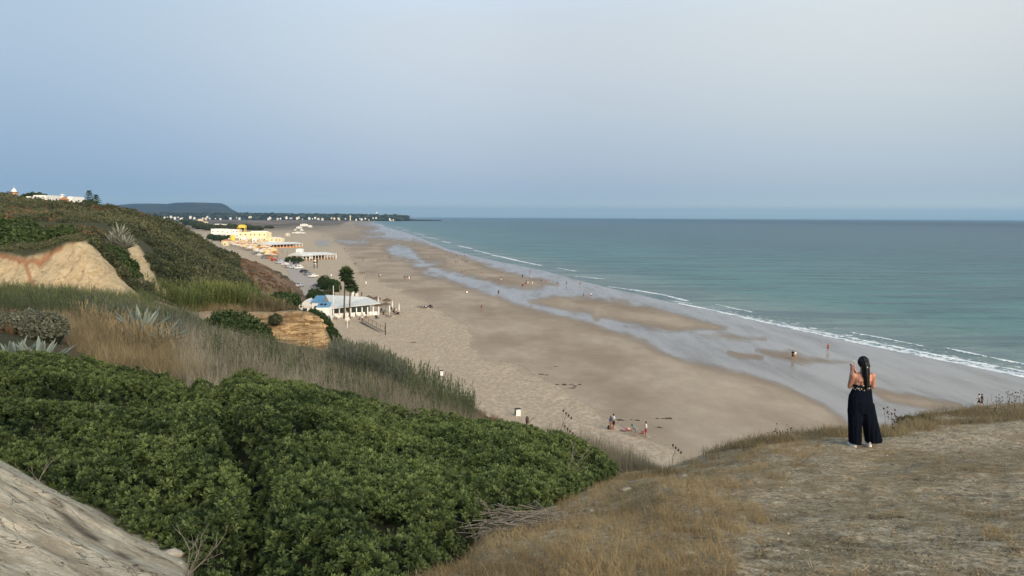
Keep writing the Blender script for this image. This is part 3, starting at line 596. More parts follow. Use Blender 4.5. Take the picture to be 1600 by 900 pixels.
def bush_cards(c, rad, n, leaf, tint, lump=.25):
    d = RG.normal(size=(n, 3)); d[:, 2] = np.abs(d[:, 2]) * .9 - .12; d /= np.linalg.norm(d, axis=1, keepdims=True)
    r = (1 + lump * vnoise(d[:, 0] * 2.3 + c[0], d[:, 1] * 2.3 + d[:, 2] * 3 + c[1], 7)) * RG.uniform(.80, 1.03, n)
    p = d * r[:, None] * np.array(rad)[None] + np.array(c)[None]; nr = d + RG.normal(0, .35, (n, 3))
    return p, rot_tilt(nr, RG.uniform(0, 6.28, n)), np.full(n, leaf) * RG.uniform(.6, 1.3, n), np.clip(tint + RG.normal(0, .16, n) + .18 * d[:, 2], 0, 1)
def bush(name, label, blobs, leaf, mat, group=None, dens=1.0, cat='shrub', tint=.45, core=True):
    "blobs: (x, y, z, rx, ry, rz)"
    b0 = blobs[0]; org = (b0[0], b0[1], b0[2] - b0[5] * .3); e = tag(empty(name, org), label, cat, group); A = []
    for b in blobs:
        n = int(dens * 2.2 * (b[3] * b[4] + b[3] * b[5] + b[4] * b[5]) / (leaf * leaf * .30)); n = max(20, min(n, 9000)); A.append(bush_cards(b[:3], b[3:], n, leaf, tint))
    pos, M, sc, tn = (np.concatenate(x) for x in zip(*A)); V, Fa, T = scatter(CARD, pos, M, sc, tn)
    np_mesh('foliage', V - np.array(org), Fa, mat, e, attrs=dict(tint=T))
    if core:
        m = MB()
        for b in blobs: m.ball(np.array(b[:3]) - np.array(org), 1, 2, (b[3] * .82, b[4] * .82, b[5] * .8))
        m.build('branches', M_INNER_SHADOW, e, True)  # solid near-black core, the crown's inner shadow painted in
    return e
def bpx(px, py, Y, w, h, d=None):
    "blob standing on photo point px,py (its base) at depth Y, w and h in metres"
    p = P(px, py, Y); return (p.x, p.y, p.z + h * .25, w / 2, (d or w) / 2, h * .75)
def agave(name, label, base, Rr, n, mat, group, seed, up=.9):
    r = np.random.default_rng(seed); m = MB()
    for i in range(n):
        az = i * 2.4 + r.uniform(-.2, .2); f = i / n; el = R(12 + 68 * f) * up + r.uniform(-.08, .08); L = Rr * r.uniform(.8, 1.1); W = Rr * .075
        d = Vector((math.cos(az), math.sin(az), 0)); s = Vector((-math.sin(az), math.cos(az), 0)); pts = []
        for k in range(7):
            q = k / 6; a = el + .25 * q; c = d * (L * q * math.cos(el)) + Vector((0, 0, L * q * math.sin(el) + .1 * L * q * (1 - q))); w = W * (.7 + 1.6 * q) * (1 - q) ** .75 + .002
            n_ = (d * -math.sin(el) + Vector((0, 0, math.cos(el)))); pts.append([c + s * w, c + n_ * -.3 * w, c - s * w, c - n_ * .8 * w])
        m.loft(pts)
    o = m.build(name, mat, None, False); o.location = base; o.rotation_euler = (0, 0, r.uniform(0, 6)); me = o.data
    at = me.attributes.new('tint', 'FLOAT', 'POINT'); at.data.foreach_set('value', np.repeat(r.uniform(.2, .95, n), 28).astype(np.float32)); return tag(o, label, 'agave', group)
def twigs(name, label, base, H, seed, mat, cat, r0=.012, spread=.55, levels=3, kids=3, group=None, lean=(0, 0, 1)):
    r = np.random.default_rng(seed); m = MB()
    def grow(p, d, L, rad, lv):
        pts = [p]; q = p; dd = d.copy()
        for k in range(4): dd = (dd + Vector(r.normal(0, .13, 3))).normalized(); q = q + dd * L / 4; pts.append(q)
        m.tube(pts, [rad * (1 - .17 * k) for k in range(5)], 5)
        if lv > 0:
            for _ in range(kids): grow(pts[int(r.integers(1, 5))], (dd + Vector(r.normal(0, spread, 3))).normalized(), L * r.uniform(.5, .8), rad * .55, lv - 1)
    for _ in range(2 + int(r.integers(0, 2))): grow(Vector((0, 0, -.03)), (Vector(lean) + Vector(r.normal(0, .3, 3))).normalized(), H * .55, r0, levels - 1)
    o = m.build(name, mat); o.location = base; return tag(o, label, cat, group)

def build_veg():
    # far hill scrub, one continuous cover of countless bushes
    def hill(poly, y0, y1, n, r0, r1, t0):
        pts = region(poly, y0, y1, n, .8); A = []
        for p in pts:
            nv = float(fbm(np.array([p[0] / 16]), np.array([p[1] / 26]), 29, 3)[0]); r = (r0 + (r1 - r0) * RG.uniform(0, 1) ** 1.6) * (1 + .9 * max(nv, -.5))
            if nv < -.22 and RG.random() < .55: continue
            A.append(bush_cards((p[0], p[1], p[2] - r * .15), (r, r, r * RG.uniform(.5, .8)), int(34 + 26 * r), .16 + .12 * r, t0 + RG.normal(0, .17) + .9 * float(fbm(np.array([p[0] / 9]), np.array([p[1] / 14]), 28, 3)[0])))
        return A
    green = [(0, 300), (150, 308), (290, 350), (366, 396), (362, 420), (385, 455), (400, 470), (290, 470), (262, 440), (245, 400), (225, 375), (195, 362), (150, 345), (100, 350), (0, 345), (-60, 340), (-60, 290)]
    A = hill(green, 128, 262, 1500, .8, 2.3, .42) + hill([(225, 322), (300, 350), (364, 398), (360, 420), (375, 440), (395, 470), (290, 470), (250, 430), (232, 370)], 130, 250, 900, .9, 2.4, .36) + hill([(100, 345), (200, 360), (200, 380), (140, 370), (90, 362)], 95, 128, 160, .5, 1.2, .3)
    A += hill([(-60, 335), (130, 335), (130, 362), (90, 380), (-60, 380)], 94, 130, 300, .5, 1.1, .5) + hill([(-60, 380), (60, 384), (128, 366), (140, 380), (95, 392), (-60, 393)], 86.5, 97, 260, .3, .7, .35) + hill([(140, 372), (205, 440), (235, 470), (215, 470), (150, 395)], 89, 112, 240, .35, .9, .3) + hill([(240, 400), (285, 465), (262, 470), (238, 440), (226, 400)], 128, 150, 120, .5, 1.3, .3)
    pos, M, sc, tn = (np.concatenate(x) for x in zip(*A)); V, Fa, T = scatter(CARD, pos, M, sc, tn)
    tag(np_mesh('hillside_scrub', V, Fa, M_SCRUB, attrs=dict(tint=T)), 'green and olive scrub covering the far bluff', 'scrub', None, 'stuff')
    A = hill([(370, 402), (410, 412), (440, 435), (462, 458), (400, 460), (380, 430)], 150, 246, 110, .25, .6, .3) + hill([(60, 340), (140, 345), (175, 362), (150, 372), (90, 360)], 95, 128, 200, .35, .9, .2) + hill([(-60, 320), (120, 325), (100, 345), (-60, 342)], 128, 200, 220, .5, 1.2, .5) + hill([(0, 300), (230, 326), (350, 395), (340, 400), (0, 340)], 200, 250, 260, .6, 1.5, .3)
    pos, M, sc, tn = (np.concatenate(x) for x in zip(*A)); V, Fa, T = scatter(CARD, pos, M, sc, tn)
    tag(np_mesh('dry_scrub', V, Fa, M_RUST, attrs=dict(tint=T)), 'brown dry scrub mixed into the far bluff', 'scrub', None, 'stuff')
    # mid slope
    plants('cane_bed', REED, M_REED, region([(-60, 462), (60, 462), (290, 492), (320, 512), (250, 520), (150, 500), (-60, 490)], 46, 70, 1500), .26, .52, (.40, .45), label='green canes in a band at the foot of the pale cliff', cat='reeds')
    plants('cane_bed', REED, M_GREYG, region([(120, 480), (300, 495), (330, 530), (250, 540), (160, 515)], 40, 66, 900), .22, .5, (.35, .35), label='grey green canes around the agaves of the mid slope', cat='reeds')
    plants('golden_grass', WISP, M_GOLD, region([(70, 495), (130, 490), (230, 520), (300, 565), (330, 610), (230, 610), (150, 570), (95, 530)], 27, 50, 1900), .3, .85, (.40, .5), 1.6, label='golden brown dry grass on the mid slope', cat='grass')
    plants('golden_grass', REEDDRY, M_GOLD, region([(100, 490), (230, 520), (300, 570), (180, 560)], 28, 50, 500), .4, .65, (.5, .3), 2.0, label='tall golden seed stems above the dry grass', cat='grass')
    plants('dead_reeds', STALK, M_GREY, region([(290, 520), (400, 540), (520, 560), (600, 590), (640, 640), (600, 660), (400, 660), (300, 640), (270, 560)], 24, 66, 3800, .8), .3, .8, (.5, .5), 2.2, label='grey dead reed stems behind the big thicket', cat='reeds')
    A = hill([(290, 520), (420, 545), (560, 580), (640, 620), (640, 650), (500, 640), (330, 600)], 26, 66, 620, .3, 1.0, .12) + hill([(110, 500), (230, 525), (300, 565), (320, 600), (230, 605), (150, 570)], 29, 50, 60, .25, .6, .15) + hill([(540, 575), (640, 610), (720, 650), (640, 650), (560, 620)], 45, 70, 160, .5, 1.1, .2); pos, M, sc, tn = (np.concatenate(x) for x in zip(*A)); V, Fa, T = scatter(CARD, pos, M, sc * .55, tn); tag(np_mesh('low_undergrowth', V, Fa, M_SCRUB, attrs=dict(tint=T)), 'dark low scrub between the grey dead reed stems', 'scrub', None, 'stuff')
    plants('slope_canes', REED, M_REED, region([(300, 530), (440, 560), (560, 580), (660, 630), (600, 650), (450, 610), (330, 570)], 28, 66, 420), .25, .6, (.35, .5), 3.0, label='green canes mixed into the dead reeds behind the thicket', cat='reeds')
    plants('golden_grass', WISP, M_GOLD, region([(300, 540), (420, 570), (560, 600), (640, 640), (500, 640), (330, 600)], 26, 60, 120), .3, .6, (.3, .4), 2.0, label='straw tufts among the dead reeds behind the thicket', cat='grass')
    plants('dead_reeds', STALK, M_GREY, region([(590, 600), (700, 630), (760, 650), (740, 680), (600, 670)], 30, 66, 1100), .45, .8, (.5, .3), 3.0, label='thin grey reed stems around the two yuccas', cat='reeds')
    for tpl, mat, n, Ht, ta, lab in ((THIN, M_GREY, 2600, 1.75, (.30, .3), 'purple grey reeds on the rim between thicket and beach'), (THIN, M_GREYG, 700, 2.6, (.15, .2), 'green stems low in the purple grey reeds')):
        p = region([(845, 730), (900, 712), (960, 722), (1050, 732), (1032, 748), (960, 775), (845, 760)], 14.2, 20.5, n); qx, qy = proj(p[:, 0], p[:, 1], p[:, 2]); t_, e_ = ray(qx, np.interp(qx, [840, 870, 960, 1000, 1050], [668, 672, 692, 706, 736])); h_ = np.clip(CAMZ + e_ * p[:, 1] - p[:, 2], .06, 1.6); ok = h_ > .1; p = p[ok]; h_ = h_[ok]
        tn = np.clip(ta[0] + ta[1] * 1.5 * fbm(p[:, 0], p[:, 1], 5, 3) + RG.normal(0, .15, len(p)), 0, 1); V, Fa, T = scatter(tpl, p, upright(len(p), .14), h_ / Ht * RG.uniform(.5, 1.12, len(p)), tn); tag(np_mesh('seaside_reeds', V, Fa, mat, attrs=dict(tint=T)), lab, 'reeds', None, 'stuff')
    plants('slope_canes', REED, M_REED, region([(560, 560), (650, 595), (745, 640), (740, 665), (640, 650), (560, 600)], 50, 72, 900), .3, .75, (.3, .4), 3.0, label='dark green canes along the lower edge above the beach', cat='reeds')
    plants('slope_canes', REED, M_GREYG, region([(520, 568), (575, 568), (640, 602), (640, 640), (560, 625), (505, 590)], 50, 72, 1200), .4, .75, (.3, .25), 3.0, label='olive feathery growth above the beach cafe side of the slope', cat='reeds')
    plants('dry_undergrowth', WISP, M_RUST, region([(560, 560), (640, 588), (700, 612), (760, 650), (830, 680), (800, 690), (700, 650), (580, 600)], 60, 90, 1500), .3, .6, (.5, .3), 2.0, label='rusty dry scrub at the edge of the slope above the sand', cat='scrub')
    plants('dry_undergrowth', WISP, M_RUST, region([(0, 480), (120, 490), (60, 530), (0, 520)], 30, 50, 350), .3, .6, (.4, .3), 2.0, label='brown dry scrub around the grey bush at the left edge', cat='scrub')
    plants('path_grass', WISP, M_GOLD, region([(280, 480), (400, 480), (478, 486), (478, 491), (290, 491)], 93, 104, 380), .5, 1.1, (.35, .3), 2.0, label='yellowed grass beside the bare path on the ochre cliff', cat='grass')
    tail = region([(0, 450), (220, 462), (250, 480), (0, 480)], 70, 82, 500)
    plants('cliff_foot_grass', WISP, M_REED, tail, .5, 1.3, (.5, .3), 2.0, label='mixed tall grass at the foot of the pale cliff', cat='grass')
    # bright canes
    c = P(352, 487, 101); pts = np.stack([c.x + RG.normal(0, 1, 560) * 2.3, c.y + RG.normal(0, 1, 560) * 1.6, np.full(560, c.z - .4)], 1); pts[:, 2] = Hh(pts[:, 0], pts[:, 1])
    plants('reed_clump', REED, M_LIME, pts, .85, 1.35, (.55, .3), 2.5, label='bright green clump of tall canes beside the path above the ochre cliff', cat='reeds', kind=None, origin=(c.x, c.y, c.z))
    c = P(275, 488, 96); pts = np.stack([c.x + RG.normal(0, 1, 260) * 2.0, c.y + RG.normal(0, 1, 260) * 1.3, np.full(260, c.z)], 1); pts[:, 2] = Hh(pts[:, 0], pts[:, 1])
    plants('reed_clump', REED, M_LIME, pts, .6, .95, (.4, .3), 2.5, label='smaller yellow green cane clump left of the tallest canes', cat='reeds', kind=None, origin=(c.x, c.y, c.z))
    c = P(425, 489, 100); pts = np.stack([c.x + RG.normal(0, 1, 240) * 1.8, c.y + RG.normal(0, 1, 240) * 1.2, np.full(240, c.z)], 1); pts[:, 2] = Hh(pts[:, 0], pts[:, 1])
    plants('reed_clump', REED, M_GOLD, pts, .5, .85, (.3, .3), 2.5, label='straw coloured cane clump right of the tallest canes', cat='reeds', kind=None, origin=(c.x, c.y, c.z))
    # single bushes
    bush('dark_bush', 'wide dark green bush on top of the pale cliff at the left edge', [bpx(20, 394, 94, 6.5, 4.0), bpx(60, 391, 94, 4.2, 2.5), bpx(-18, 392, 95, 6, 4.3), bpx(40, 393, 93, 4, 2.6)], .42, M_DARKG, tint=.45)
    bush('dark_bush', 'small round olive bush on the crest of the pale cliff', [bpx(101, 371, 93, 2.3, 1.4)], .3, M_DARKG, tint=.5)
    bush('dark_bush', 'dark green mat of shrub hanging down the gully between two cliffs', [bpx(150, 395, 112, 4, 1.6), bpx(175, 408, 108, 4, 1.8), bpx(192, 425, 106, 3.5, 1.8), bpx(205, 438, 104, 2.5, 1.3), bpx(138, 383, 112, 3, 1.2)], .4, M_DARKG, tint=.35)
    bush('dry_bush', 'grey brown bush at the foot of the gully beside the cliff edge', [bpx(185, 440, 97, 3, 1.4), bpx(215, 455, 96, 3.2, 1.3), bpx(165, 425, 98, 2, 1)], .3, M_GREY, tint=.2)
    bush('dark_bush', 'dark green bush on the slope left of the ochre cliff', [bpx(368, 528, 79, 4.2, 2.6), bpx(396, 550, 76, 4.2, 3.0), bpx(345, 518, 80, 3.0, 1.9), bpx(410, 568, 73, 3.0, 2.2)], .34, M_DARKG, tint=.3)
    bush('clipped_hedge', 'smooth deep green hedge running down from the ochre cliff to the white shed', [bpx(489, 506, 91, 1.8, 1.6), bpx(496, 514, 90.5, 2.2, 1.9), bpx(503, 522, 90, 2.4, 2.0), bpx(510, 531, 89.5, 2.4, 2.0), bpx(517, 540, 89, 2.2, 1.8), bpx(521, 546, 88, 1.5, 1.2)], .2, M_DARKG, cat='hedge', tint=.12, dens=1.3)
    bush('grey_bush', 'grey green bush with bare twigs above the low agaves', [bpx(75, 530, 33, 1.6, 1.1), bpx(45, 522, 34, 1.6, 1.0), bpx(15, 515, 34, 1.3, .8)], .13, M_GREYG, tint=.25)
    bush('dark_bush', 'dark bush on the hill foot beside the road and the grey car', [bpx(440, 480, 165, 5.5, 3.0), bpx(458, 479, 168, 3.4, 3.0), bpx(425, 476, 165, 3.5, 2)], .5, M_DARKG, tint=.3)
    bush('dark_bush', 'small dark shrub growing on the face of the ochre cliff', [bpx(430, 505, 85.5, 1.4, .9)], .22, M_SCRUB, tint=.15)
    bush('olive_bush', 'feathery olive bush on the slope edge below the clipped hedge', [bpx(548, 585, 70, 3.0, 2.4), bpx(572, 594, 68, 2.6, 2.0), bpx(533, 580, 72, 1.8, 1.4)], .22, M_SCRUB, tint=.45, core=False, dens=.6)
    bush('olive_bush', 'dark bush in the grey reeds right of the ochre cliff foot', [bpx(530, 590, 62, 2.2, 1.5)], .2, M_SCRUB, tint=.3)
    bush('olive_bush', 'last green bush above the beach where the slope meets the sand', [bpx(715, 655, 66, 2.6, 2.0), bpx(735, 662, 67, 1.8, 1.3), bpx(700, 650, 64, 2, 1.6)], .2, M_SCRUB, tint=.25, core=False)
    bush('rim_bush', 'low dark bush on the headland rim behind the woman', [bpx(1420, 666, 18.3, .45, .24), bpx(1440, 663, 18.5, .45, .2)], .06, M_SCRUB, tint=.6)
    # fallen blocks on the ochre cliff
    mb = NT('ochre stone', .95, .1); f_ = mb.noise(2.2, mb.obj((1, 1, 3)), detail=6, rough=.7); mb = mb.out(mb.mix(mb.ramp(f_, .35, .62), (.24, .14, .065), (.55, .40, .22)), None, mb.bump(f_, .7, .15)); rr = np.random.default_rng(41)
    for k in range(26):
        px, py = rr.uniform(398, 518), rr.uniform(490, 545); pts = region([(px - 6, py - 5), (px + 6, py - 5), (px + 6, py + 5), (px - 6, py + 5)], 83, 89, 3)
        if not len(pts): continue
        s = rr.uniform(.12, .42); m = MB(); m.box((0, 0, 0), (s * 2.4, s * 1.4, s * .9), bevel=s * .12)
        for v in m.bm.verts: v.co *= 1 + .35 * float(vnoise([v.co.x / s + px], [v.co.y / s + v.co.z / s * 2], 3)[0])
        o = m.build('sandstone_block', mb); o.location = pts[0] + np.array([0, 0, s * .1]); o.rotation_euler = (rr.normal(0, .25), rr.normal(0, .25), rr.normal(0, .5)); tag(o, 'loose ochre sandstone block lying on the ochre cliff face', 'rock', 'blocks on the ochre cliff')
    # dead twigs poking out of the thicket
    for k, (px, py) in enumerate([(520, 700), (250, 690), (610, 770), (430, 640), (150, 640), (720, 720)]):
        Y = 6.0
        while Y < 18:
            q = P(px, py, Y); zc = Ch(np.array([q.x]), np.array([q.y]))[0][0]
            if q.z < zc: break
            Y += .1
        twigs('bare_twigs', ['small dead twigs in the centre of the thicket', 'small dead twigs in the left shrub of the thicket', 'dead twigs low in the middle of the thicket', 'dead twigs near the top of the dark cleft', 'thin dead twigs near the left rim of the thicket', 'dead twigs near the right upper side of the thicket'][k], (q.x, q.y, q.z - .12), .34, 60 + k, M_STICK, 'dead shrub', .005, .45, 2, 3)
    # agaves
    agave('agave', 'grey agave with leaves standing up at the left edge of the thicket', P(22, 575, 21), .95, 26, M_AGAVE, 'agaves behind the thicket', 3)
    agave('agave', 'pale green agave with a tall fan of leaves beside the grey bush', P(62, 582, 21), 1.10, 28, M_AGAVE, 'agaves behind the thicket', 4)
    agave('agave', 'small low agave rightmost of those behind the thicket', P(97, 585, 21), .75, 18, M_AGAVE, 'agaves behind the thicket', 5, .7)
    agave('agave', 'blue grey agave standing in the canes of the mid slope', P(222, 528, 43), 1.9, 34, M_AGAVE, 'agaves in the canes', 6)
    agave('agave', 'pale agave with drooping leaves lower right of the blue grey one', P(252, 535, 42), 1.5, 26, M_AGAVE, 'agaves in the canes', 7, .6)
    agave('agave', 'large silvery agave cluster on the rim above the gully', P(178, 386, 118), 2.8, 34, M_RIMAG, 'agaves on the bluff rim', 8)
    agave('agave', 'silvery agave on top of the large cluster on the bluff rim', P(187, 372, 121), 2.5, 30, M_RIMAG, 'agaves on the bluff rim', 19)
    agave('agave', 'smaller silvery agave at the right foot of the large cluster', P(197, 388, 117), 2.5, 30, M_RIMAG, 'agaves on the bluff rim', 9)
    # yuccas
    for q, (x, y, lab) in enumerate([(641, 655, 'spiky dark yucca on the left above the thicket'), (668, 657, 'spiky dark yucca with dead skirt, right one of the pair above the thicket')]):
        b = P(x, y, 52); e = tag(empty('yucca', b), lab, 'yucca', 'yuccas above the thicket')
        MB().tube([(0, 0, 0), (.05, 0, .8), (0, .05, 1.5)], [.14, .12, .1], 7).build('trunk', M_BARK, e)
        n = 70; d = RG.normal(size=(n, 3)); d /= np.linalg.norm(d, axis=1, keepdims=True); d[:, 2] = d[:, 2] * .8 + .25
        V, Fa, T = scatter([t_blades(1, .75, .03, 3, 0, .05)], np.tile([[0, 0, 1.55]], (n, 1)), rot_tilt(d, RG.uniform(0, 6.28, n)), np.ones(n), RG.uniform(0, .7, n)); np_mesh('leaves', V, Fa, M_DARKG, e, attrs=dict(tint=T))
    # headland grass
    A = [(640, 900), (760, 838), (870, 792), (965, 745), (1040, 733), (1200, 682), (1400, 668), (1440, 648), (1600, 632), (1700, 630), (1700, 920), (640, 920)]
    pts = region(A, 5.0, 22.5, 26000, 1.25); m1 = fbm(pts[:, 0] / 1.1, pts[:, 1] / 1.3, 91, 4); px, py = proj(pts[:, 0], pts[:, 1], pts[:, 2])
    dens = sstep(.02, .30, m1 + .45 * sstep(1250, 900, px) * sstep(720, 800, py) + .30 * sstep(1300, 1100, px) * sstep(800, 850, py) - .30 * sstep(1150, 1350, px)); dens = np.maximum(dens, .03)
    pts = pts[RG.uniform(0, 1, len(pts)) < dens]
    plants('dry_grass', GRASS, M_STRAW, pts, .35, .95, (.45, .35), .8, lean=.3, label='dry straw grass in patches on the headland', cat='grass')
    fr = [(960, 750), (1040, 736), (1100, 712), (1200, 684), (1300, 672), (1400, 671), (1410, 662), (1440, 649), (1500, 642), (1600, 633), (1700, 628), (1700, 646), (1600, 660), (1500, 664), (1400, 684), (1300, 684), (1200, 696), (1100, 724), (1040, 746), (965, 762)]
    pts = region(fr, 12, 23, 5200); m1 = fbm(pts[:, 0] / .8, pts[:, 1] / .8, 95, 3); pxx, _ = proj(pts[:, 0], pts[:, 1], pts[:, 2]); pts = pts[m1 + .35 * sstep(1150, 1300, pxx) + RG.normal(0, .1, len(pts)) > .05]
    plants('rim_grass', [t_blades(10, .2, .0035, s, .3, .5, 2) for s in range(100, 104)], M_GOLD, pts, .45, 1.15, (.4, .35), .9, lean=.3, label='taller golden grass fringing the rim of the headland', cat='grass')
    # straw litter lying on the soil
    def flat(seed):
        r = np.random.default_rng(seed); V, Fc = [], []
        for i in range(7):
            a = r.uniform(0, 6.28); c = r.normal(0, .05, 2); l = r.uniform(.015, .055); w = r.uniform(.0015, .004); d = np.array([math.cos(a), math.sin(a), r.normal(0, .15)]); q = np.array([-math.sin(a), math.cos(a), 0]); o = np.array([c[0], c[1], .008]); k = len(V); V += [o - d * l - q * w, o + d * l - q * w, o + d * l + q * w, o - d * l + q * w]; Fc.append([k, k + 1, k + 2, k + 3])
        return np.array(V), np.array(Fc)
    pts = region(A, 5.0, 22.5, 16000, 1.4); pts = pts[Y_ok(pts)]
    plants('straw_litter', [flat(s) for s in range(110, 115)], M_LITTER, pts, .4, .95, (.30, .45), .5, lean=.15, label='broken straw and dead leaves lying on the headland soil', cat='litter')
    clod = []
    for sd in range(4):
        m = MB(); m.ball((0, 0, 0), 1, 1, (1.2, .9, .6)); me = m.mesh('c'); v = np.array([x.co[:] for x in me.vertices]); v *= (1 + .3 * vnoise(v[:, 0] * 2 + sd * 7, v[:, 1] * 2 + v[:, 2] * 3, sd))[:, None]; clod.append((v, np.array([list(f.vertices) for f in me.polygons]))); bpy.data.meshes.remove(me)
    pts = region(A, 5.0, 20, 5200, 1.3); n = len(pts); V, Fa, T = scatter(clod, pts, upright(n, .3), .004 + .016 * RG.uniform(0, 1, n) ** 3.5, RG.uniform(0, 1, n)); tag(np_mesh('soil_crumbs', V, Fa, leafmat('crumbs', (.14, .105, .068), (.46, .38, .27), .95, 0), attrs=dict(tint=T)), 'small clods and grit scattered on the headland', 'gravel', None, 'stuff')
    # thistle like seed heads on the rim
    def seedheads(n, box, y0, y1, h0, h1, name, label, kind='stuff', r=.018):
        p = region(box, y0, y1, n); m = MB()
        for q in p:
            h = RG.uniform(h0, h1); tp = Vector((q[0] + RG.normal(0, .1) * h, q[1] + RG.normal(0, .1) * h, q[2] + h)); m.tube([Vector(q) - Vector((0, 0, .03)), (Vector(q) + tp) / 2 + Vector((.02 * h, 0, 0)), tp], [.004, .003, .002], 4)
            for _ in range(int(RG.integers(1, 4))):
                s = tp + Vector(RG.normal(0, .07, 3)) * (1 if _ else 0); m.ball(s, r * RG.uniform(.6, 1.3), 1)
                if _: m.tube([tp - Vector((0, 0, h * .25)), s], [.002, .0015], 3)
        return tag(m.build(name, M_SEED), label, 'weeds', None, kind)
    global M_SEED; M_SEED = paint('dry seed heads', (.085, .055, .045), .9, .4, 12)
    seedheads(60, [(1535, 640), (1600, 632), (1690, 630), (1690, 655), (1545, 650)], 19, 23, .15, .5, 'dried_thistles', 'dry thistles with dark seed heads on the right rim')
    seedheads(10, [(1380, 675), (1400, 672), (1410, 690), (1380, 690)], 15, 17.5, .2, .55, 'dried_weeds', 'thin dry weeds right behind the woman')
    seedheads(14, [(1120, 706), (1160, 694), (1230, 680), (1240, 690), (1150, 712)], 14.5, 17, .08, .22, 'dried_weeds', 'small dark weeds on the crest left of the woman', r=.014)
    for x, y, Y, h, lab in [(1049, 731, 15.3, .42, 'dry weed with round seed heads alone on the rim'), (868, 715, 15.8, .95, 'tall dark seed stalk rising above the purple grey reeds'), (876, 718, 15.6, .65, 'shorter dark seed stalk beside the tall one in the reeds')]:
        p = P(x, y, Y); m = MB(); m.tube([(0, 0, -.1), (.05 * h, 0, h * .5), (.25 * h, 0, h)], [.006, .005, .003], 5)
        for k in range(4): s = Vector((.25 * h, 0, h)) + Vector(((k - 1.5) * .055, 0, -.05 * k + .05)); m.ball(s, .022, 1, (1, 1, 1.5)); m.tube([(.15 * h, 0, h * .7), s], .002, 4)
        o = m.build('seed_stalk', M_SEED); o.location = p; tag(o, lab, 'weed')
    p = P(820, 672, 30); m = MB(); m.tube([(0, 0, -1.5), (.1, 0, 0), (.05, 0, .45)], [.05, .04, .03], 6); m.ball((.09, 0, .42), .09, 2, (.8, .8, 1.6)); m.ball((0, 0, .12), .08, 2, (.8, .8, 1.5)); m.tube([(.05, 0, .2), (.35, 0, .5)], .012, 5); m.ball((-.3, 0, .05), .035, 2, (.8, .8, 2)); m.tube([(-.3, 0, -1.3), (-.3, 0, 0)], .015, 5)
    o = m.build('dry_flower_stem', M_SEED); o.location = p; tag(o, 'dark dry flower stem sticking up above the thicket before the white bin', 'weed')
    # dead wood
    m = MB(); r = np.random.default_rng(5)
    for k in range(150):
        a = r.normal(.05, .5); L = r.uniform(.12, .55); c = Vector((r.normal(0, .30), r.normal(0, .16), r.uniform(.005, .17))); c.z *= max(.1, 1 - abs(c.x) * 1.2)
        d = Vector((math.cos(a), math.sin(a), r.normal(0, .12))).normalized() * L / 2; m.tube([c - d, c + Vector(r.normal(0, .02, 3)), c + d], [r.uniform(.003, .009), .005, .002], 5)
    b = P(832, 834, 8.05); o = m.build('stick_pile', M_STICK); o.location = (b.x, b.y, G(b.x, b.y) + .01); tag(o, 'heap of bleached sticks between the thicket and the dry grass', 'stick pile')
    def onh(px, py):
        Y = 5.0
        for _ in range(400):
            p = P(px, py, Y)
            if p.z < G(p.x, p.y): break
            Y += .05
        return p
    b = P(290, 902, 6.25); twigs('bare_twigs', 'bare silvery twigs standing where the rock slab meets the thicket', (b.x, b.y, b.z), .45, 4, M_STICK, 'dead shrub', .009, .35, 3, 3, lean=(.35, 0, 1))
    b = P(886, 742, 11.6); twigs('bare_twigs', 'pale bare branch sticking out of the right end of the thicket', b, .75, 9, M_STICK, 'dead shrub', .008, .4, 3, 3, lean=(.4, 0, .8))
    b = P(772, 812, 8.2); twigs('bare_twigs', 'bare forked twig at the thicket edge above the stick heap', b, .5, 12, M_STICK, 'dead shrub', .006, .5, 2, 3)
    b = P(745, 845, 7.7); twigs('bare_twigs', 'grey dead twigs left of the stick heap', b, .35, 15, M_STICK, 'dead shrub', .006, .6, 3, 3)
    b = P(60, 748, 7.6); twigs('bare_twigs', 'single green grey twig standing at the thicket edge on the left', b, .4, 22, M_STICK, 'dead shrub', .005, .2, 2, 2)
    M_STONE = paint('pale stone', (.46, .41, .33), .9, .3, 12)
    for px, py, s, lab in [(267, 868, .085, 'pale angular stone at the corner of the rock slab'), (275, 882, .05, 'small flat stone under the pale angular one'), (980, 766, .06, 'pale flat stone near the tip of the thicket'), (1070, 745, .05, 'pale stone on the left crest of the headland'),
                           (1010, 792, .035, 'small pale stone in the straw right of the sticks'), (1500, 714, .02, 'white pebble on bare soil right of the woman'), (1386, 712, .022, 'white pebble just right of the woman'), (1075, 868, .05, 'pale stone in the dry grass near the bottom'), (1068, 893, .045, 'white stone at the bottom edge in the dry grass'), (1262, 778, .03, 'brown stone on the bare patch below the woman'),
                           (1450, 858, .025, 'small pale stone low on the right'), (925, 800, .04, 'flat stone at the thicket edge right of the sticks')]:
        b = onh(px, py); m = MB(); m.ball((0, 0, 0), s, 2, (1.3, .9, .6)); 
        for v in m.bm.verts: v.co *= 1 + .35 * float(vnoise([v.co.x / s * 1.3 + px], [v.co.y / s * 1.3 + v.co.z / s], 3)[0])
        o = m.build('stone', M_STONE); o.location = (b.x, b.y, b.z + s * .1); tag(o, lab, 'stone', 'loose stones')
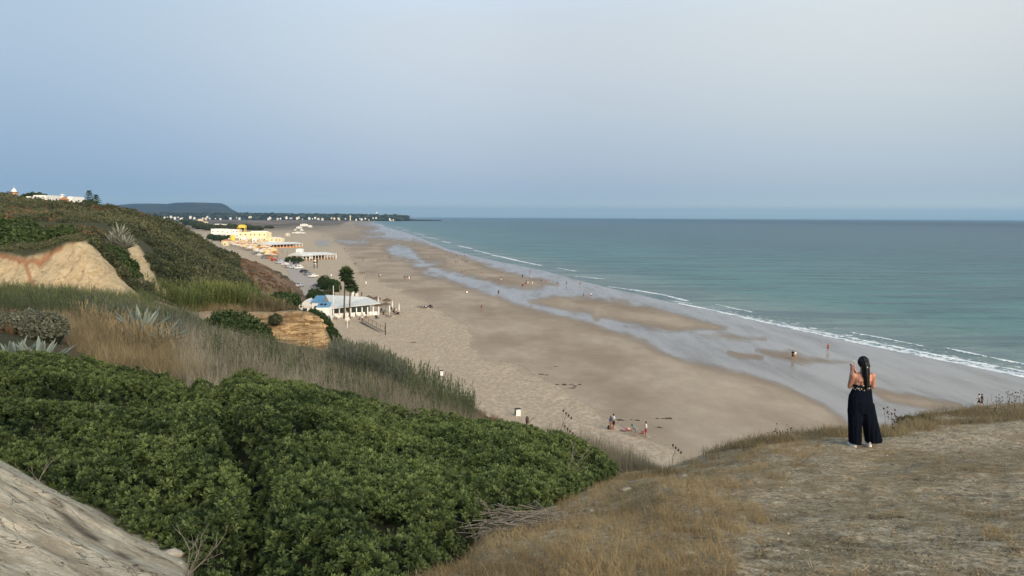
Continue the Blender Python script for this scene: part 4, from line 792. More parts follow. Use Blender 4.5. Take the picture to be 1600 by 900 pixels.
# ------------------------------------------------------------------ buildings, vehicles and beach furniture
MC = {}
def col(name, c, rough=.6, var=.08, scale=.8):
    if name not in MC: MC[name] = paint(name, c, rough, var, scale)
    return MC[name]
def tint_copy(root, mats):
    "give a copy its own paint: mats maps a part name to a material"
    for ch in [root] + list(root.children_recursive):
        k = ch.name.split('.')[0]
        if k in mats and ch.type == 'MESH' and len(ch.material_slots): ch.material_slots[0].link = 'OBJECT'; ch.material_slots[0].material = mats[k]
def building(name, label, cat, px0, px1, pyt, base, Y, depth, mat, roof='flat', nwin=0, group=None, roofmat=None, rh=1.2, storeys=1, door=False, win_h=1.0, over=.25, awn=None):
    "front wall spans two photo directions at depth Y, top at pyt, standing on the ground at base"
    a, b = P(px0, pyt, Y), P(px1, pyt, Y); W = b.x - a.x; zt = (a.z + b.z) / 2; zb = base; Ht = max(zt - zb, .6); cx = (a.x + b.x) / 2
    rh_ = rh if roof != 'flat' else 0; Hw = max(Ht - rh_, .5)
    e = tag(empty(name, (cx, Y, zb)), label, cat, group)
    MB().box((0, depth / 2, Hw / 2), (W, depth, Hw)).build('wall', mat, e)
    rm = roofmat or mat
    if roof == 'flat':
        m = MB(); t = .12
        for s in (-1, 1): m.box((s * (W / 2 - t / 2), depth / 2, Hw + .17), (t, depth, .34))
        m.box((0, t / 2, Hw + .17), (W - 2 * t, t, .34)); m.box((0, depth - t / 2, Hw + .17), (W - 2 * t, t, .34)); m.build('parapet', rm, e)
    elif roof == 'gable':
        m = MB(); m.prism([(-W / 2 - over, Hw - .02), (W / 2 + over, Hw - .02), (W / 2 + over, Hw + .10), (0, Hw + rh), (-W / 2 - over, Hw + .10)], -over, depth + over); m.build('roof', rm, e)
    elif roof == 'lean':
        m = MB(); m.loft([[(-W / 2 - over, -over, Hw), (W / 2 + over, -over, Hw), (W / 2 + over, depth, Hw + rh), (-W / 2 - over, depth, Hw + rh)], [(-W / 2 - over, -over, Hw + .1), (W / 2 + over, -over, Hw + .1), (W / 2 + over, depth, Hw + rh + .1), (-W / 2 - over, depth, Hw + rh + .1)]]); m.build('roof', rm, e)
    elif roof == 'ridge':
        m = MB(); m.loft([[(-W / 2 - over, -over, Hw), (W / 2 + over, -over, Hw), (W / 2 + over, depth + over, Hw), (-W / 2 - over, depth + over, Hw)], [(-W / 2 - over, -over, Hw + .08), (W / 2 + over, -over, Hw + .08), (W / 2 + over, depth + over, Hw + .08), (-W / 2 - over, depth + over, Hw + .08)],
                           [(-W / 2 + rh, depth / 2 - .1, Hw + rh), (W / 2 - rh, depth / 2 - .1, Hw + rh), (W / 2 - rh, depth / 2 + .1, Hw + rh), (-W / 2 + rh, depth / 2 + .1, Hw + rh)]]); m.build('roof', rm, e)
    gl = col('window glass', (.03, .04, .05), .2, .2)
    for st in range(storeys):
        for k in range(nwin):
            x = -W / 2 + W * (k + .5 + (.08 * ((k * 7 + st * 3) % 3 - 1))) / nwin; z = Hw * (st + .55) / storeys; w = min(1.1, W / nwin * .4)
            f = MB().box((x, -.03, z), (w + .16, .08, win_h + .16)).build('window', col('white frame', (.72, .71, .67)), e); MB().box((x, -.072, z), (w, .02, win_h)).build('pane', gl, f)
    if door: MB().box((W * .28, -.03, min(1.05, Hw * .45)), (.95, .08, min(2.1, Hw * .9))).build('door', col('blue door', (.10, .22, .34)), e)
    return e
WHITE = None
def build_things():
    white = col('whitewash', (.80, .79, .75), .8, .06, .5); cream = col('cream plaster', (.72, .62, .42), .8, .1, .5); lemon = col('lemon plaster', (.80, .72, .46), .8, .08, .5)
    yellow = col('yellow paint', (.80, .56, .08), .5, .08); terr = col('terracotta', (.42, .20, .11), .8, .2); blue = col('blue roof sheet', (.13, .30, .47), .5, .15); canvas = col('white canvas', (.66, .66, .62), .8, .10, 1.2)
    timber = col('brown timber', (.20, .12, .06), .8, .3, 2); dark = col('dark metal', (.03, .03, .035), .5, .2); thatch = col('thatch', (.14, .10, .07), .95, .4, 6); grey = col('grey wood', (.26, .22, .18), .9, .3, 5); glass = col('window glass', (.03, .04, .05), .2, .2)
    shade = col('green glass', (.10, .15, .14), .25, .2)

    # --- hill houses on the skyline
    def hz(px, Y): x = (px - 800) / F * Y; return G(x, Y) - .6
    building('white_house', 'long white house with arched front on the skyline at the upper left', 'house', 52, 71.5, 306.3, hz(60, 285), 285, 9, white, 'flat', 4, 'white houses on the left skyline')
    building('white_house', 'low white annex left of the long white skyline house', 'house', 40.5, 49, 308.2, hz(45, 287), 287, 7, white, 'flat', 1, 'white houses on the left skyline')
    building('garden_wall', 'white garden wall stepping down right of the long white house', 'wall', 69, 83, 312.6, hz(75, 280), 280, .4, white, 'flat', 0)
    building('white_house', 'white house with a terracotta gable at the right of the skyline group', 'house', 93, 105, 307.8, hz(98, 283), 283, 8, terr, 'gable', 2, 'white houses on the left skyline', terr, 1.0)
    building('white_house', 'white cubic house end right of the terracotta gable', 'house', 105.5, 113, 308.6, hz(108, 284), 284, 8, white, 'flat', 1, 'white houses on the left skyline')
    building('chimney_turret', 'slim white turret standing over the terracotta gable', 'turret', 95.5, 98.5, 303.2, hz(96, 290), 290, .8, white, 'gable', 0, None, white, .4)
    building('white_house', 'small white roof peeking between the two skyline houses', 'house', 79, 86, 306.5, hz(82, 300), 300, 6, white, 'gable', 1, 'white houses on the left skyline', white, .8)
    p = P(22, 300, 290); zb = hz(22, 290); e = tag(empty('domed_tower', (p.x, p.y, zb)), 'small brick tower with white dome and spire on the skyline at far left', 'tower')
    hh = p.z - zb; MB().box((0, 0, hh / 2 - .2), (1.9, 1.9, hh)).build('wall', col('ochre brick', (.50, .31, .17)), e); MB().box((0, 0, hh - .1), (2.4, 2.4, .18)).build('cornice', terr, e)
    m = MB(); m.loft([[(r_ * math.cos(a * math.pi / 6), r_ * math.sin(a * math.pi / 6), hh + z) for a in range(12)] for r_, z in ((.9, 0), (.9, .2), (.8, .6), (.55, 1.0), (.22, 1.25), (.06, 1.4), (.03, 2.3))]); m.build('dome', white, e, True)
    # trees on the skyline
    def blobs(cx, Y, pyb, lst): return [bpx(cx + dx, pyb, Y, w, h) for dx, w, h in lst]
    bush('round_tree', 'dark spreading tree behind the long white house', blobs(50, 295, 311, [(-8, 3.5, 1.8), (0, 4, 2.4), (8, 4, 2.1), (16, 4, 1.8)]), .45, M_DARKG, 'trees on the left skyline', cat='tree', tint=.1)
    bush('round_tree', 'dark tree right of the white skyline houses', blobs(116, 292, 319, [(0, 4.5, 1.5), (12, 5, 1.5), (24, 5, 1.4)]), .45, M_DARKG, 'trees on the left skyline', cat='tree', tint=.15)
    bush('round_tree', 'small round tree sticking up above the long white house', blobs(62, 297, 306, [(0, 1.3, 1.3)]), .3, M_DARKG, 'trees on the left skyline', cat='tree', tint=.05)
    def norfolk(px, pyb, pyt, Y, lab):
        b, t_ = P(px, pyb, Y), P(px, pyt, Y); zb = G(b.x, Y) - .2; H = t_.z - zb; e = tag(empty('norfolk_pine', (b.x, b.y, zb)), lab, 'tree', 'norfolk pines on the skyline')
        MB().tube([(0, 0, 0), (0, 0, H * .5), (0, 0, H)], [.16, .1, .03], 6).build('trunk', M_BARK, e); pos, M, sc = [], [], []
        for k in range(9):
            z = H * (.25 + .72 * k / 8); r = (H * .42) * (1 - .85 * k / 8)
            for a in range(7):
                for q in (.35, .7, 1): pos.append([r * q * math.cos(a * .9 + k), r * q * math.sin(a * .9 + k), z + .06 * q * H * .2]); sc.append(.5)
        pos = np.array(pos); V, Fa, T = scatter(CARD, pos, upright(len(pos), .5), np.array(sc), RG.uniform(0, .3, len(pos))); np_mesh('crown', V, Fa, M_DARKG, e, attrs=dict(tint=T))
    norfolk(140, 318, 298.5, 300, 'taller norfolk pine with tiered branches on the skyline'); norfolk(150.5, 318, 305, 305, 'shorter norfolk pine right of the taller one')

    # --- settlement behind the bluff
    def bb(px0, px1, pyt, pyb, lab, mat=white, nwin=2, depth=None, roof='flat', name='beach_building', cat='building', group='white buildings behind the bluff', rm=None, st=1, rh=1.2, **k):
        q = beach_pt((px0 + px1) / 2, pyb); W = (px1 - px0) / F * q.y
        return building(name, lab, cat, px0, px1, pyt, q.z - .3, q.y, depth or W * .6, mat, roof, nwin, group, rm, rh, st, **k)
    bb(373, 416, 363.5, 377.5, 'two storey pale yellow building, the largest behind the bluff', lemon, 6, 16, st=2)
    bb(392, 416.5, 361.5, 364.6, 'white upper block on the right end of the pale yellow building', white, 2, 8)
    bb(329.5, 351, 358, 366.5, 'long white building furthest left above the bluff slope', white, 3, 12)
    bb(352, 361, 358.5, 368, 'narrow white block between the long white one and the yellow building', white, 1, 10)
    bb(363, 372.5, 359, 372, 'white cubic block touching the pale yellow building', white, 2, 10, st=2)
    bb(346, 358, 374, 381, 'low pink roofed house on the edge of the dark trees', cream, 2, 8, 'gable', rm=terr)
    bb(348, 356, 379, 384, 'tiny cream kiosk below the pink roofed house', cream, 1, 4)
    bb(416, 431, 371.5, 376.5, 'flat pale terrace roof right of the yellow building', canvas, 0, 16)
    for i, (a_, b_, t_, y_, mt_) in enumerate([(377, 384, 371, 379.5, white), (386, 391, 372.5, 380, cream), (394, 401, 373, 380.5, white), (404, 410, 373.5, 381, cream), (421, 429, 377.5, 382, white), (356, 362, 372, 378.5, white), (341, 347, 370, 375, cream), (371, 377, 380, 385, cream), (384, 392, 384, 388.5, white), (409, 415, 384, 389, white)]):
        bb(a_, b_, t_, y_, ['white lean hut under the left part of the yellow building', 'small cream kiosk second under the yellow building', 'white kiosk at the middle foot of the yellow building', 'cream kiosk at the right foot of the yellow building', 'low white hut left of the orange lit bar', 'white block beside the round yellow tank', 'cream block in the dark grove', 'cream stall at the back of the crowded terrace', 'white stall roof in the middle of the crowded terrace', 'white stall at the right side of the crowded terrace'][i], mt_, 1, 5, 'gable' if i % 2 else 'flat', 'terrace_hut', 'hut', 'huts around the crowded terrace', None, rh=.8)
    # yellow rooftop structure
    q = beach_pt(379, 377); e = tag(empty('yellow_slide_tower', (P(379, 360, q.y + 6).x, q.y + 6, q.z)), 'bright yellow tower with a platform above the pale building', 'tower'); zt = P(379, 352, q.y + 6).z - q.z
    MB().box((0, 0, zt - 1.2), (6, 5, 2.4)).build('cabin', yellow, e); MB().box((0, 0, zt + .2), (4.2, 3.6, .6)).build('roof', yellow, e)
    for s in ((-1, -1), (1, -1), (-1, 1), (1, 1)): MB().box((s[0] * 2.6, s[1] * 2, (zt - 2.4) / 2), (.45, .45, zt - 2.4)).build('leg', yellow, e)
    m = MB(); m.tube([(-2.8, 0, zt - 1), (-5, 0, zt - 2), (-4.8, 0, zt - 5)], .45, 8); m.build('arm', yellow, e)
    q = beach_pt(363.5, 380); e = tag(empty('yellow_tank', (P(363.5, 376, q.y).x, q.y, q.z)), 'round bright yellow tank on a stand left of the pale yellow building', 'tank'); zt = P(363.5, 367.5, q.y).z - q.z
    MB().cone((0, 0, zt - 5), 2.3, 2.3, 4.6, 16).build('drum', yellow, e); MB().cone((0, 0, 0), .8, .8, zt - 5, 8).build('stand', timber, e); MB().cone((0, 0, zt - .4), 2.3, 1.0, .6, 16).build('lid', yellow, e)
    # far houses behind the ridge
    for px0, px1, t_, b_, lab, mt, rf in [(325, 333, 349.5, 353.5, 'white villa at the edge of the far trees', white, 'gable'), (336, 345, 350, 352.8, 'low white villa right of the far trees', white, 'flat'), (346, 353, 350.5, 352.5, 'long low blue white shed on the plain', white, 'flat'),
                                          (301, 310, 345, 350, 'yellow house on the far side of the bluff', lemon, 'gable'), (309, 316, 341.5, 346, 'cream house above the yellow one behind the bluff', cream, 'gable'), (318, 324, 345.5, 349, 'small yellow house near the ridge', lemon, 'gable'),
                                          (232, 244, 330.5, 335, 'white house row first seen behind the green ridge', white, 'flat'), (245, 252, 332, 336, 'white house beside the row behind the green ridge', white, 'gable'), (256, 262, 332.5, 337, 'pale house lower down behind the green ridge', cream, 'gable'),
                                          (268, 274, 336, 340, 'white cottage half hidden by the green ridge', white, 'gable'), (279, 285, 338.5, 342, 'white cottage further along the green ridge', white, 'flat')]:
        bb(px0, px1, t_, b_, lab, mt, 2, None, rf, 'far_house', 'house', 'houses beyond the bluff', terr if rf == 'gable' and mt is not white else None, rh=2)
    # marquee cafes
    def marquee(lab, A, B, eave, ridge, W, eR=None, rR=None, rk=.5, hutpx=None, warm=timber, name='beach_bar', inner=timber, nposts=9):
        a, b = beach_pt(*A), beach_pt(*B); L = math.hypot(b.x - a.x, b.y - a.y); ang = math.atan2(b.y - a.y, b.x - a.x); e = tag(empty(name, a, ang), lab, 'beach bar', 'white roofed beach bars')
        m = MB(); o = .4; eR = eR or eave * .97; rR = rR or ridge * .8
        m.loft([[(-o, -o, eave), (L + o, -o, eR), (L + o, W + o, eR), (-o, W + o, eave)], [(-o, -o, eave + .12), (L + o, -o, eR + .1), (L + o, W + o, eR + .1), (-o, W + o, eave + .12)], [(0, W * rk, ridge), (L * .96, W * rk, rR), (L * .96, W * (rk + .04), rR), (0, W * (rk + .04), ridge)]]); m.build('roof', canvas, e)
        for k in range(nposts): MB().box((L * k / (nposts - 1), .1, eave / 2), (.22, .22, eave)).build('post', white, e)
        MB().box((L / 2, W * .75, eave * .47), (L * .98, .2, eave * .94)).build('back_wall', inner, e)
        MB().box((L * .5, .45, .45), (L * .96, .12, .9)).build('low_wall', warm, e)
        return e, L, W
    marquee('nearest beach bar, white canvas roof beside the two palms', (521.5, 496), (592, 493), 2.15, 4.7, 11, eR=2.9, rR=3.7, rk=.8, warm=white, inner=shade)
    marquee('second beach bar, long white roof over brown tables beyond the parked cars', (474, 407.5), (525, 404.5), 2.6, 4.6, 11, warm=timber, inner=timber, nposts=12)
    marquee('third beach bar, long cream roof with orange lit tables', (417, 388.5), (473, 386.5), 2.8, 5.0, 12, warm=col('orange cloth', (.55, .23, .07)), inner=timber, nposts=12)  # orange of the low wall stands in for lamplight on the tables
    bb(462.5, 471, 390, 400, 'white square hut on the left end of the second beach bar', white, 1, 5, name='white_hut', cat='hut', group=None, door=True)
    bb(456, 486, 398.5, 406.5, 'low white annex with dark openings in front of the white square hut', white, 4, 4, name='bar_annex', cat='hut', group=None)
    bb(415, 441, 372.5, 377.5, 'cream flat roofed bar above the orange lit tables', cream, 4, 8, name='bar_annex', cat='hut', group=None)
    for px0, px1, t_, b_, lab in [(446, 452, 364, 369, 'cream hut with a pole left of a far row of loungers'), (469, 480, 349.5, 353.5, 'furthest white beach pavilion'), (463, 471, 353.5, 357, 'white pavilion second from the far end'), (481, 487, 351.5, 355, 'small white pavilion right of the furthest one'), (459.5, 463, 357.8, 360, 'tiny white tent left of the other tiny tent'), (469, 473.5, 357.8, 360.2, 'tiny white tent right of the other tiny tent'), (456, 475, 362, 364.5, 'long flat canopy over a row of loungers')]:
        bb(px0, px1, t_, b_, lab, white if 'cream' not in lab else cream, 2 if px1 - px0 > 5 else 0, None, 'gable', 'far_pavilion', 'pavilion', 'far pavilions on the sand', canvas, rh=1.5)
    # --- the nearest cafe's outbuildings
    bb(466.5, 489.5, 468.5, 489, 'small white gabled house behind the top of the ochre cliff', white, 1, 5, 'gable', 'gabled_house', 'house', None, canvas, rh=1.8)
    bb(487, 521, 466, 489.5, 'white kitchen block with a bright blue sheet roof', white, 2, 6, 'lean', 'kitchen_block', 'building', None, blue, rh=1.1, door=True)
    q = beach_pt(504, 503); e = building('white_shed', 'plain white shed with blue awning above the clipped hedge', 'shed', 493.5, 514, 483, q.z - .2, q.y, 3.2, white, 'flat', 0, None)
    a, b = P(493.5, 481.5, q.y), P(514, 481.5, q.y); w = b.x - a.x; zz = a.z - q.z + .2; MB().loft([[(-w / 2, 0, zz), (w / 2, 0, zz), (w / 2, .1, zz + .06), (-w / 2, .1, zz + .06)], [(-w / 2, 3, zz + 1.0), (w / 2, 3, zz + 1.0), (w / 2, 3.05, zz + 1.1), (-w / 2, 3.05, zz + 1.1)]]).build('awning', blue, e)
    for s in (-.5, .35): MB().box((s, 1.5, zz + .75), (.55, .5, .35)).build('vent', dark, e)
    def pole(name, lab, cat, px, pyb, pyt, r, mat, dy=0, group=None):
        b = beach_pt(px, pyb); t_ = P(px, pyt, b.y); m = MB(); m.tube([(0, 0, -.3), (0, 0, (t_.z - b.z) * .5), (0, 0, t_.z - b.z)], [r, r * .9, r * .7], 8); o = m.build(name, mat); o.location = b; return tag(o, lab, cat, group)
    pole('white_mast', 'white mast at the left corner of the nearest beach bar', 'mast', 521.5, 493, 446, .14, white)
    pole('net_post', 'dark post standing alone on the sand in front of the nearest bar', 'post', 602.3, 523, 504, .11, dark)
    pole('lamp_post', 'slim pale post on the sand right of the palms', 'post', 531, 466, 445, .09, grey)
    pole('thin_post', 'thin grey post at the right end of the parasols', 'post', 628.5, 489.5, 481, .07, grey); pole('thin_post', 'pale pole right of the second beach bar', 'post', 525.5, 405.5, 394, .09, white)
    b = beach_pt(543, 512); e = tag(empty('sign_board', b), 'cream sign board on a white post before the palms', 'sign'); MB().box((0, 0, 1.0), (.1, .1, 2.0)).build('post', white, e); MB().box((0, -.08, 2.0), (1.0, .06, .7)).build('board', canvas, e); MB().box((0, 0, 1.2), (1.3, .05, .08)).build('crossbar', grey, e)
    # lifeguard tower
    b = beach_pt(493.3, 419); e = tag(empty('lifeguard_tower', b), 'dark lifeguard chair with two long legs and a white disc', 'tower')
    for s in (-.8, .8):
        for d in (-.4, .4): MB().tube([(s, d, -.2), (s * .8, d, 2.6)], .1, 6).build('leg', dark, e)
    MB().box((0, 0, 2.7), (2.2, 1.2, .2)).build('seat', dark, e); MB().box((0, .5, 3.4), (2.0, .12, 1.3)).build('backrest', timber, e); MB().box((0, 0, 4.1), (2.6, 1.4, .12)).build('canopy', dark, e)
    MB().cone((0, -.65, 3.6), .5, .5, .06, 14, rx=('X', math.pi / 2)).build('white_disc', white, e); MB().cone((0, -.65, 2.2), .35, .35, .06, 14, rx=('X', math.pi / 2)).build('white_disc', white, e)
    # palms
    def palm(lab, px, pyb, pcx, pcy, cr, n, seed):
        b = beach_pt(px, pyb); c = P(pcx, pcy, b.y); e = tag(empty('fan_palm', b), lab, 'palm tree', 'fan palms at the nearest bar'); H = c.z - b.z; dx = c.x - b.x; r = np.random.default_rng(seed)
        MB().tube([(0, 0, -.2), (dx * .1, 0, H * .3), (dx * .4, 0, H * .65), (dx, 0, H)], [.27, .2, .17, .19], 10).build('trunk', col('palm trunk', (.13, .10, .075), .95, .3, 5), e, True)
        fan = []; 
        V, Fc = [], []
        for i in range(18):
            a = R(-125 + 250 * i / 17); tip = np.array([math.cos(a) * .62 + .55, math.sin(a) * .62, -.10 - .12 * abs(math.sin(a))]); bs = np.array([.45, 0, 0]); s = np.array([-math.sin(a), math.cos(a), 0]) * .055; mid = bs * .45 + tip * .55 + np.array([0, 0, .05])
            k = len(V); V += [bs, mid + s, tip, mid - s]; Fc.append([k, k + 1, k + 2, k + 3])
        k = len(V); V += [np.array([0, .012, 0]), np.array([.5, .012, .0]), np.array([.5, -.012, 0]), np.array([0, -.012, 0])]; Fc.append([k, k + 1, k + 2, k + 3]); fanT = (np.array(V), np.array(Fc))
        M = []; 
        for i in range(n):
            az = i * 2.4 + r.uniform(-.3, .3); el = R(85 - 140 * (i / n) ** .8 + r.uniform(-8, 8)); M.append(np.array(Matrix.Rotation(az, 3, 'Z') @ Matrix.Rotation(-el, 3, 'Y') @ Matrix.Rotation(r.uniform(-.4, .4), 3, 'X')))
        M = np.array(M); V, Fa, T = scatter([fanT], np.tile([[dx, 0, H]], (n, 1)), M, np.full(n, cr) * r.uniform(.85, 1.15, n), np.clip(.55 - np.arange(n) / n * .55 + r.normal(0, .15, n), 0, 1)); np_mesh('crown', V, Fa, M_DARKG, e, attrs=dict(tint=T))
        V, Fa, T = scatter([fanT], np.tile([[dx, 0, H - .35]], (18, 1)), np.array([np.array(Matrix.Rotation(i * 2.4, 3, 'Z') @ Matrix.Rotation(R(72), 3, 'Y')) for i in range(18)]), np.full(18, cr * .8), np.full(18, .1)); np_mesh('dead_fronds', V, Fa, M_RUST, e, attrs=dict(tint=T))
    palm('taller of the two fan palms in front of the nearest bar', 537.8, 497.5, 540.5, 429, 1.85, 44, 1); palm('shorter right hand fan palm of the pair', 546.2, 498, 548.3, 446, 1.5, 38, 2)
    palm('low fan palm growing behind the shorter of the pair', 554, 468, 556, 452, 1.0, 26, 3)
    def gb(px, py, w, h, d=None): q = beach_pt(px, py); return (q.x, q.y, q.z + h * .3, w / 2, (d or w) / 2, h * .7)
    bush('round_tree', 'large dark round tree beside the dark blue car', [gb(507, 452, 4.5, 4.2), gb(515, 453, 5, 3.6), gb(523, 456, 4.4, 3.8)], .4, M_DARKG, 'trees around the nearest bar', cat='tree', tint=.15)
    bush('round_tree', 'dark trimmed tree over the blue roof', [gb(489, 470, 3.2, 3.2), gb(496, 470, 3.4, 3.2)], .35, M_DARKG, 'trees around the nearest bar', cat='tree', tint=.12)
    bush('round_tree', 'greener low tree right of the trimmed one behind the blue roof', [gb(507, 469, 2.8, 2.7), gb(514, 468, 3, 2.6)], .35, M_SCRUB, 'trees around the nearest bar', cat='tree', tint=.15)
    bush('hedge', 'dark hedge before the second beach bar', [gb(452, 409, 5, 2.2), gb(460, 409, 5, 2.3), gb(467, 409, 4.5, 2.0)], .5, M_DARKG, cat='hedge', tint=.1)
    bush('dark_grove', 'dark grove left of the yellow tank', [gb(338, 376, 9, 5), gb(350, 378, 9, 5.5), gb(358, 376, 6, 5), gb(330, 374, 8, 5)], .9, M_DARKG, cat='trees', tint=.1)
    bush('dark_grove', 'wide dark grove beyond the white buildings', [gb(330, 360, 22, 8), gb(345, 360, 25, 8), gb(362, 360, 25, 9), gb(385, 359, 22, 8), gb(402, 360, 18, 6), gb(315, 358, 25, 10), gb(420, 357, 16, 4)], 2.0, M_SCRUB, cat='trees', tint=.1)
    bush('dark_grove', 'grove among the far houses beyond the ridge', [gb(297, 352, 30, 11), gb(308, 353, 28, 10), gb(286, 347, 26, 9), gb(322, 356, 20, 8), gb(262, 341, 30, 10)], 2.2, M_DARKG, cat='trees', tint=.15)
    # tent
    b = beach_pt(555, 463); m = MB(); m.loft([[(-.9, -.9, 0), (.9, -.9, 0), (.9, .9, 0), (-.9, .9, 0)], [(-.9, -.9, .8), (.9, -.9, .8), (.9, .9, .8), (-.9, .9, .8)], [(-.6, -.1, 2.2), (-.45, -.1, 2.2), (-.45, .1, 2.2), (-.6, .1, 2.2)]]); o = m.build('white_tent', canvas); o.location = b; tag(o, 'small peaked white tent behind the shorter palm', 'tent')
    # parasols
    def parasol_proto():
        e = empty('thatched_parasol', (0, 0, 0)); MB().tube([(0, 0, -.2), (0, 0, 2.3)], .07, 6).build('pole', grey, e)
        m = MB(); m.loft([[(r_ * math.cos(a * math.pi / 7), r_ * math.sin(a * math.pi / 7), z + (.06 if a % 2 else 0)) for a in range(14)] for r_, z in ((1.25, 1.9), (1.28, 1.98), (.7, 2.3), (.12, 2.62))]); m.build('canopy', thatch, e); return e
    lst = [(576.5, 476, 'thatched parasol furthest left behind the nearest bar roof'), (588.5, 478, 'thatched parasol in the middle of the three behind the bar tip'), (604.8, 481, 'thatched parasol with a white pole right of the bar tip'), (592.5, 489, 'thatched parasol closest to the bar front'), (603, 488, 'thatched parasol half hidden among the folded ones')]
    e0 = parasol_proto()
    for i, (x, y, lab) in enumerate(lst):
        o = e0 if i == 0 else copy_tree(e0); o.location = beach_pt(x, y); tag(o, lab, 'parasol', 'thatched parasols at the nearest bar')
    def folded():
        e = empty('folded_parasol', (0, 0, 0)); MB().tube([(0, 0, -.1), (0, 0, 2.9)], .035, 6).build('pole', white, e); m = MB(); m.loft([[(r_ * math.cos(a * math.pi / 4), r_ * math.sin(a * math.pi / 4), z) for a in range(8)] for r_, z in ((.13, .9), (.2, 1.2), (.16, 2.2), (.05, 2.75))]); m.build('canopy', canvas, e); MB().box((0, 0, .04), (.5, .5, .1)).build('base', dark, e); return e
    e0 = folded()
    for i, (x, y, lab) in enumerate([(613, 486, 'folded white parasol leaning into the thatched group'), (608.8, 494, 'folded white parasol nearest to the wooden ramp'), (623.5, 491, 'folded white parasol furthest right by the bean bags'), (542.2, 505, 'folded white parasol between the two palm trunks'), (591, 479, 'folded white parasol behind the bar tip')]):
        o = e0 if i == 0 else copy_tree(e0); o.location = beach_pt(x, y); tag(o, lab, 'parasol', 'folded white parasols')
    # chairs and loungers
    def chair(mat):
        e = empty('bar_chair', (0, 0, 0)); MB().box((0, 0, .45), (.5, .5, .06), bevel=.015).build('seat', mat, e); MB().box((0, .24, .78), (.5, .06, .6), bevel=.02).build('backrest', mat, e)
        for sx in (-1, 1):
            for sy in (-1, 1): MB().tube([(sx * .2, sy * .2, .43), (sx * .24, sy * .24, 0)], .03, 5).build('leg', mat, e)
            MB().box((sx * .26, 0, .66), (.05, .45, .04)).build('armrest', mat, e)
        return e
    cw, cb = chair(canvas), chair(dark); uw = ub = False; ls = [(518, 502.5, 'w'), (524, 502, 'b'), (529, 502.5, 'w'), (533.5, 502, 'w'), (553, 500.5, 'w'), (557, 499, 'b'), (561, 499.5, 'w'), (565, 498.5, 'w'), (569, 498, 'w'), (572.5, 496.5, 'b'), (576, 496.5, 'w'), (580, 495, 'w'), (584, 495.5, 'b'), (596, 491, 'b'), (600, 492, 'b'), (612, 489, 'b')]
    for i, (x, y, c) in enumerate(ls):
        src = cw if c == 'w' else cb; first = not (uw if c == 'w' else ub); o = src if first else copy_tree(src)
        if c == 'w': uw = True
        else: ub = True
        o.location = beach_pt(x, y - 3); o.rotation_euler = (0, 0, (i * 1.7) % 6.28); tag(o, ('white plastic' if c == 'w' else 'dark') + ' chair on the terrace of the nearest beach bar', 'chair', ('white' if c == 'w' else 'dark') + ' terrace chairs')
    def lounger(mat):
        e = empty('sun_lounger', (0, 0, 0)); MB().box((0, -.35, .3), (.65, 1.2, .08), bevel=.02).build('mattress', mat, e); MB().box((0, .5, .55), (.65, .7, .08), M=Matrix.Translation((0, .5, .55)) @ Matrix.Rotation(R(40), 4, 'X') @ Matrix.Translation((0, -.5, -.55)), bevel=.02).build('backrest', mat, e)
        for sx in (-1, 1):
            for y in (-.8, .2): MB().box((sx * .27, y, .13), (.05, .05, .26)).build('leg', grey, e)
        return e
    e0 = lounger(dark)
    for i, (x, y, lab) in enumerate([(589, 498, 'dark sun lounger nearest to the wooden ramp'), (606, 495.5, 'dark sun lounger at the foot of a folded white parasol'), (617, 490, 'black sun lounger among the furthest right parasols'), (621, 492, 'black sun lounger at the very right of the bar area'), (657, 480.5, 'dark lounger at the left end of the group on the open sand'), (662, 481.5, 'dark lounger second in the group on the open sand'), (673, 481, 'dark lounger at the right end of the group on the open sand')]):
        o = e0 if i == 0 else copy_tree(e0); o.location = beach_pt(x, y); o.rotation_euler = (0, 0, .6 + i); tag(o, lab, 'lounger', 'dark sun loungers')
    # market awnings and parasols below the yellow building
    def sq_parasol():
        e = empty('terrace_parasol', (0, 0, 0)); MB().tube([(0, 0, -.2), (0, 0, 2.4)], .05, 5).build('pole', grey, e); m = MB(); m.loft([[(-1.5, -1.5, 2.05), (1.5, -1.5, 2.05), (1.5, 1.5, 2.05), (-1.5, 1.5, 2.05)], [(-1.5, -1.5, 2.25), (1.5, -1.5, 2.25), (1.5, 1.5, 2.25), (-1.5, 1.5, 2.25)], [(-.1, -.1, 2.95), (.1, -.1, 2.95), (.1, .1, 2.95), (-.1, .1, 2.95)]]); m.build('canopy', canvas, e); return e
    e0 = sq_parasol(); cols = {'cream': col('cream cloth', (.72, .60, .42)), 'orange': col('orange cloth', (.55, .23, .07)), 'yellow': col('yellow cloth', (.75, .58, .20)), 'white': canvas, 'apricot': col('apricot cloth', (.68, .42, .24))}; first = True; kk = list(cols)  # warm cloth colours also stand in for the terrace's lamplight
    poly = [(358, 379), (375, 378), (420, 379), (428, 390), (433, 402), (426, 405), (410, 400), (395, 394), (375, 388), (360, 384)]; n = 0
    while n < 130:
        x, y = RG.uniform(355, 435), RG.uniform(377, 406)
        if sdf_poly([x], [y], poly)[0] > 0: continue
        q = beach_pt(x, y + 1.5); o = e0 if first else copy_tree(e0); first = False; c = kk[int(RG.integers(0, 5))]; o.location = q; o.scale = (1.25, 1.25, 1.1); o.rotation_euler = (0, 0, RG.uniform(0, 1)); tint_copy(o, {'canopy': cols[c]}); tag(o, c + ' square parasol on the crowded terrace below the yellow building', 'parasol', c + ' terrace parasols'); n += 1
    for i in range(9):
        q = beach_pt(421 + 5.7 * i, 387.5 - .2 * i); o = copy_tree(e0); o.location = (q.x, q.y - 3, q.z); tint_copy(o, {'canopy': cols['orange']}); tag(o, 'orange parasol in the row along the third beach bar', 'parasol', 'orange parasols in a row')
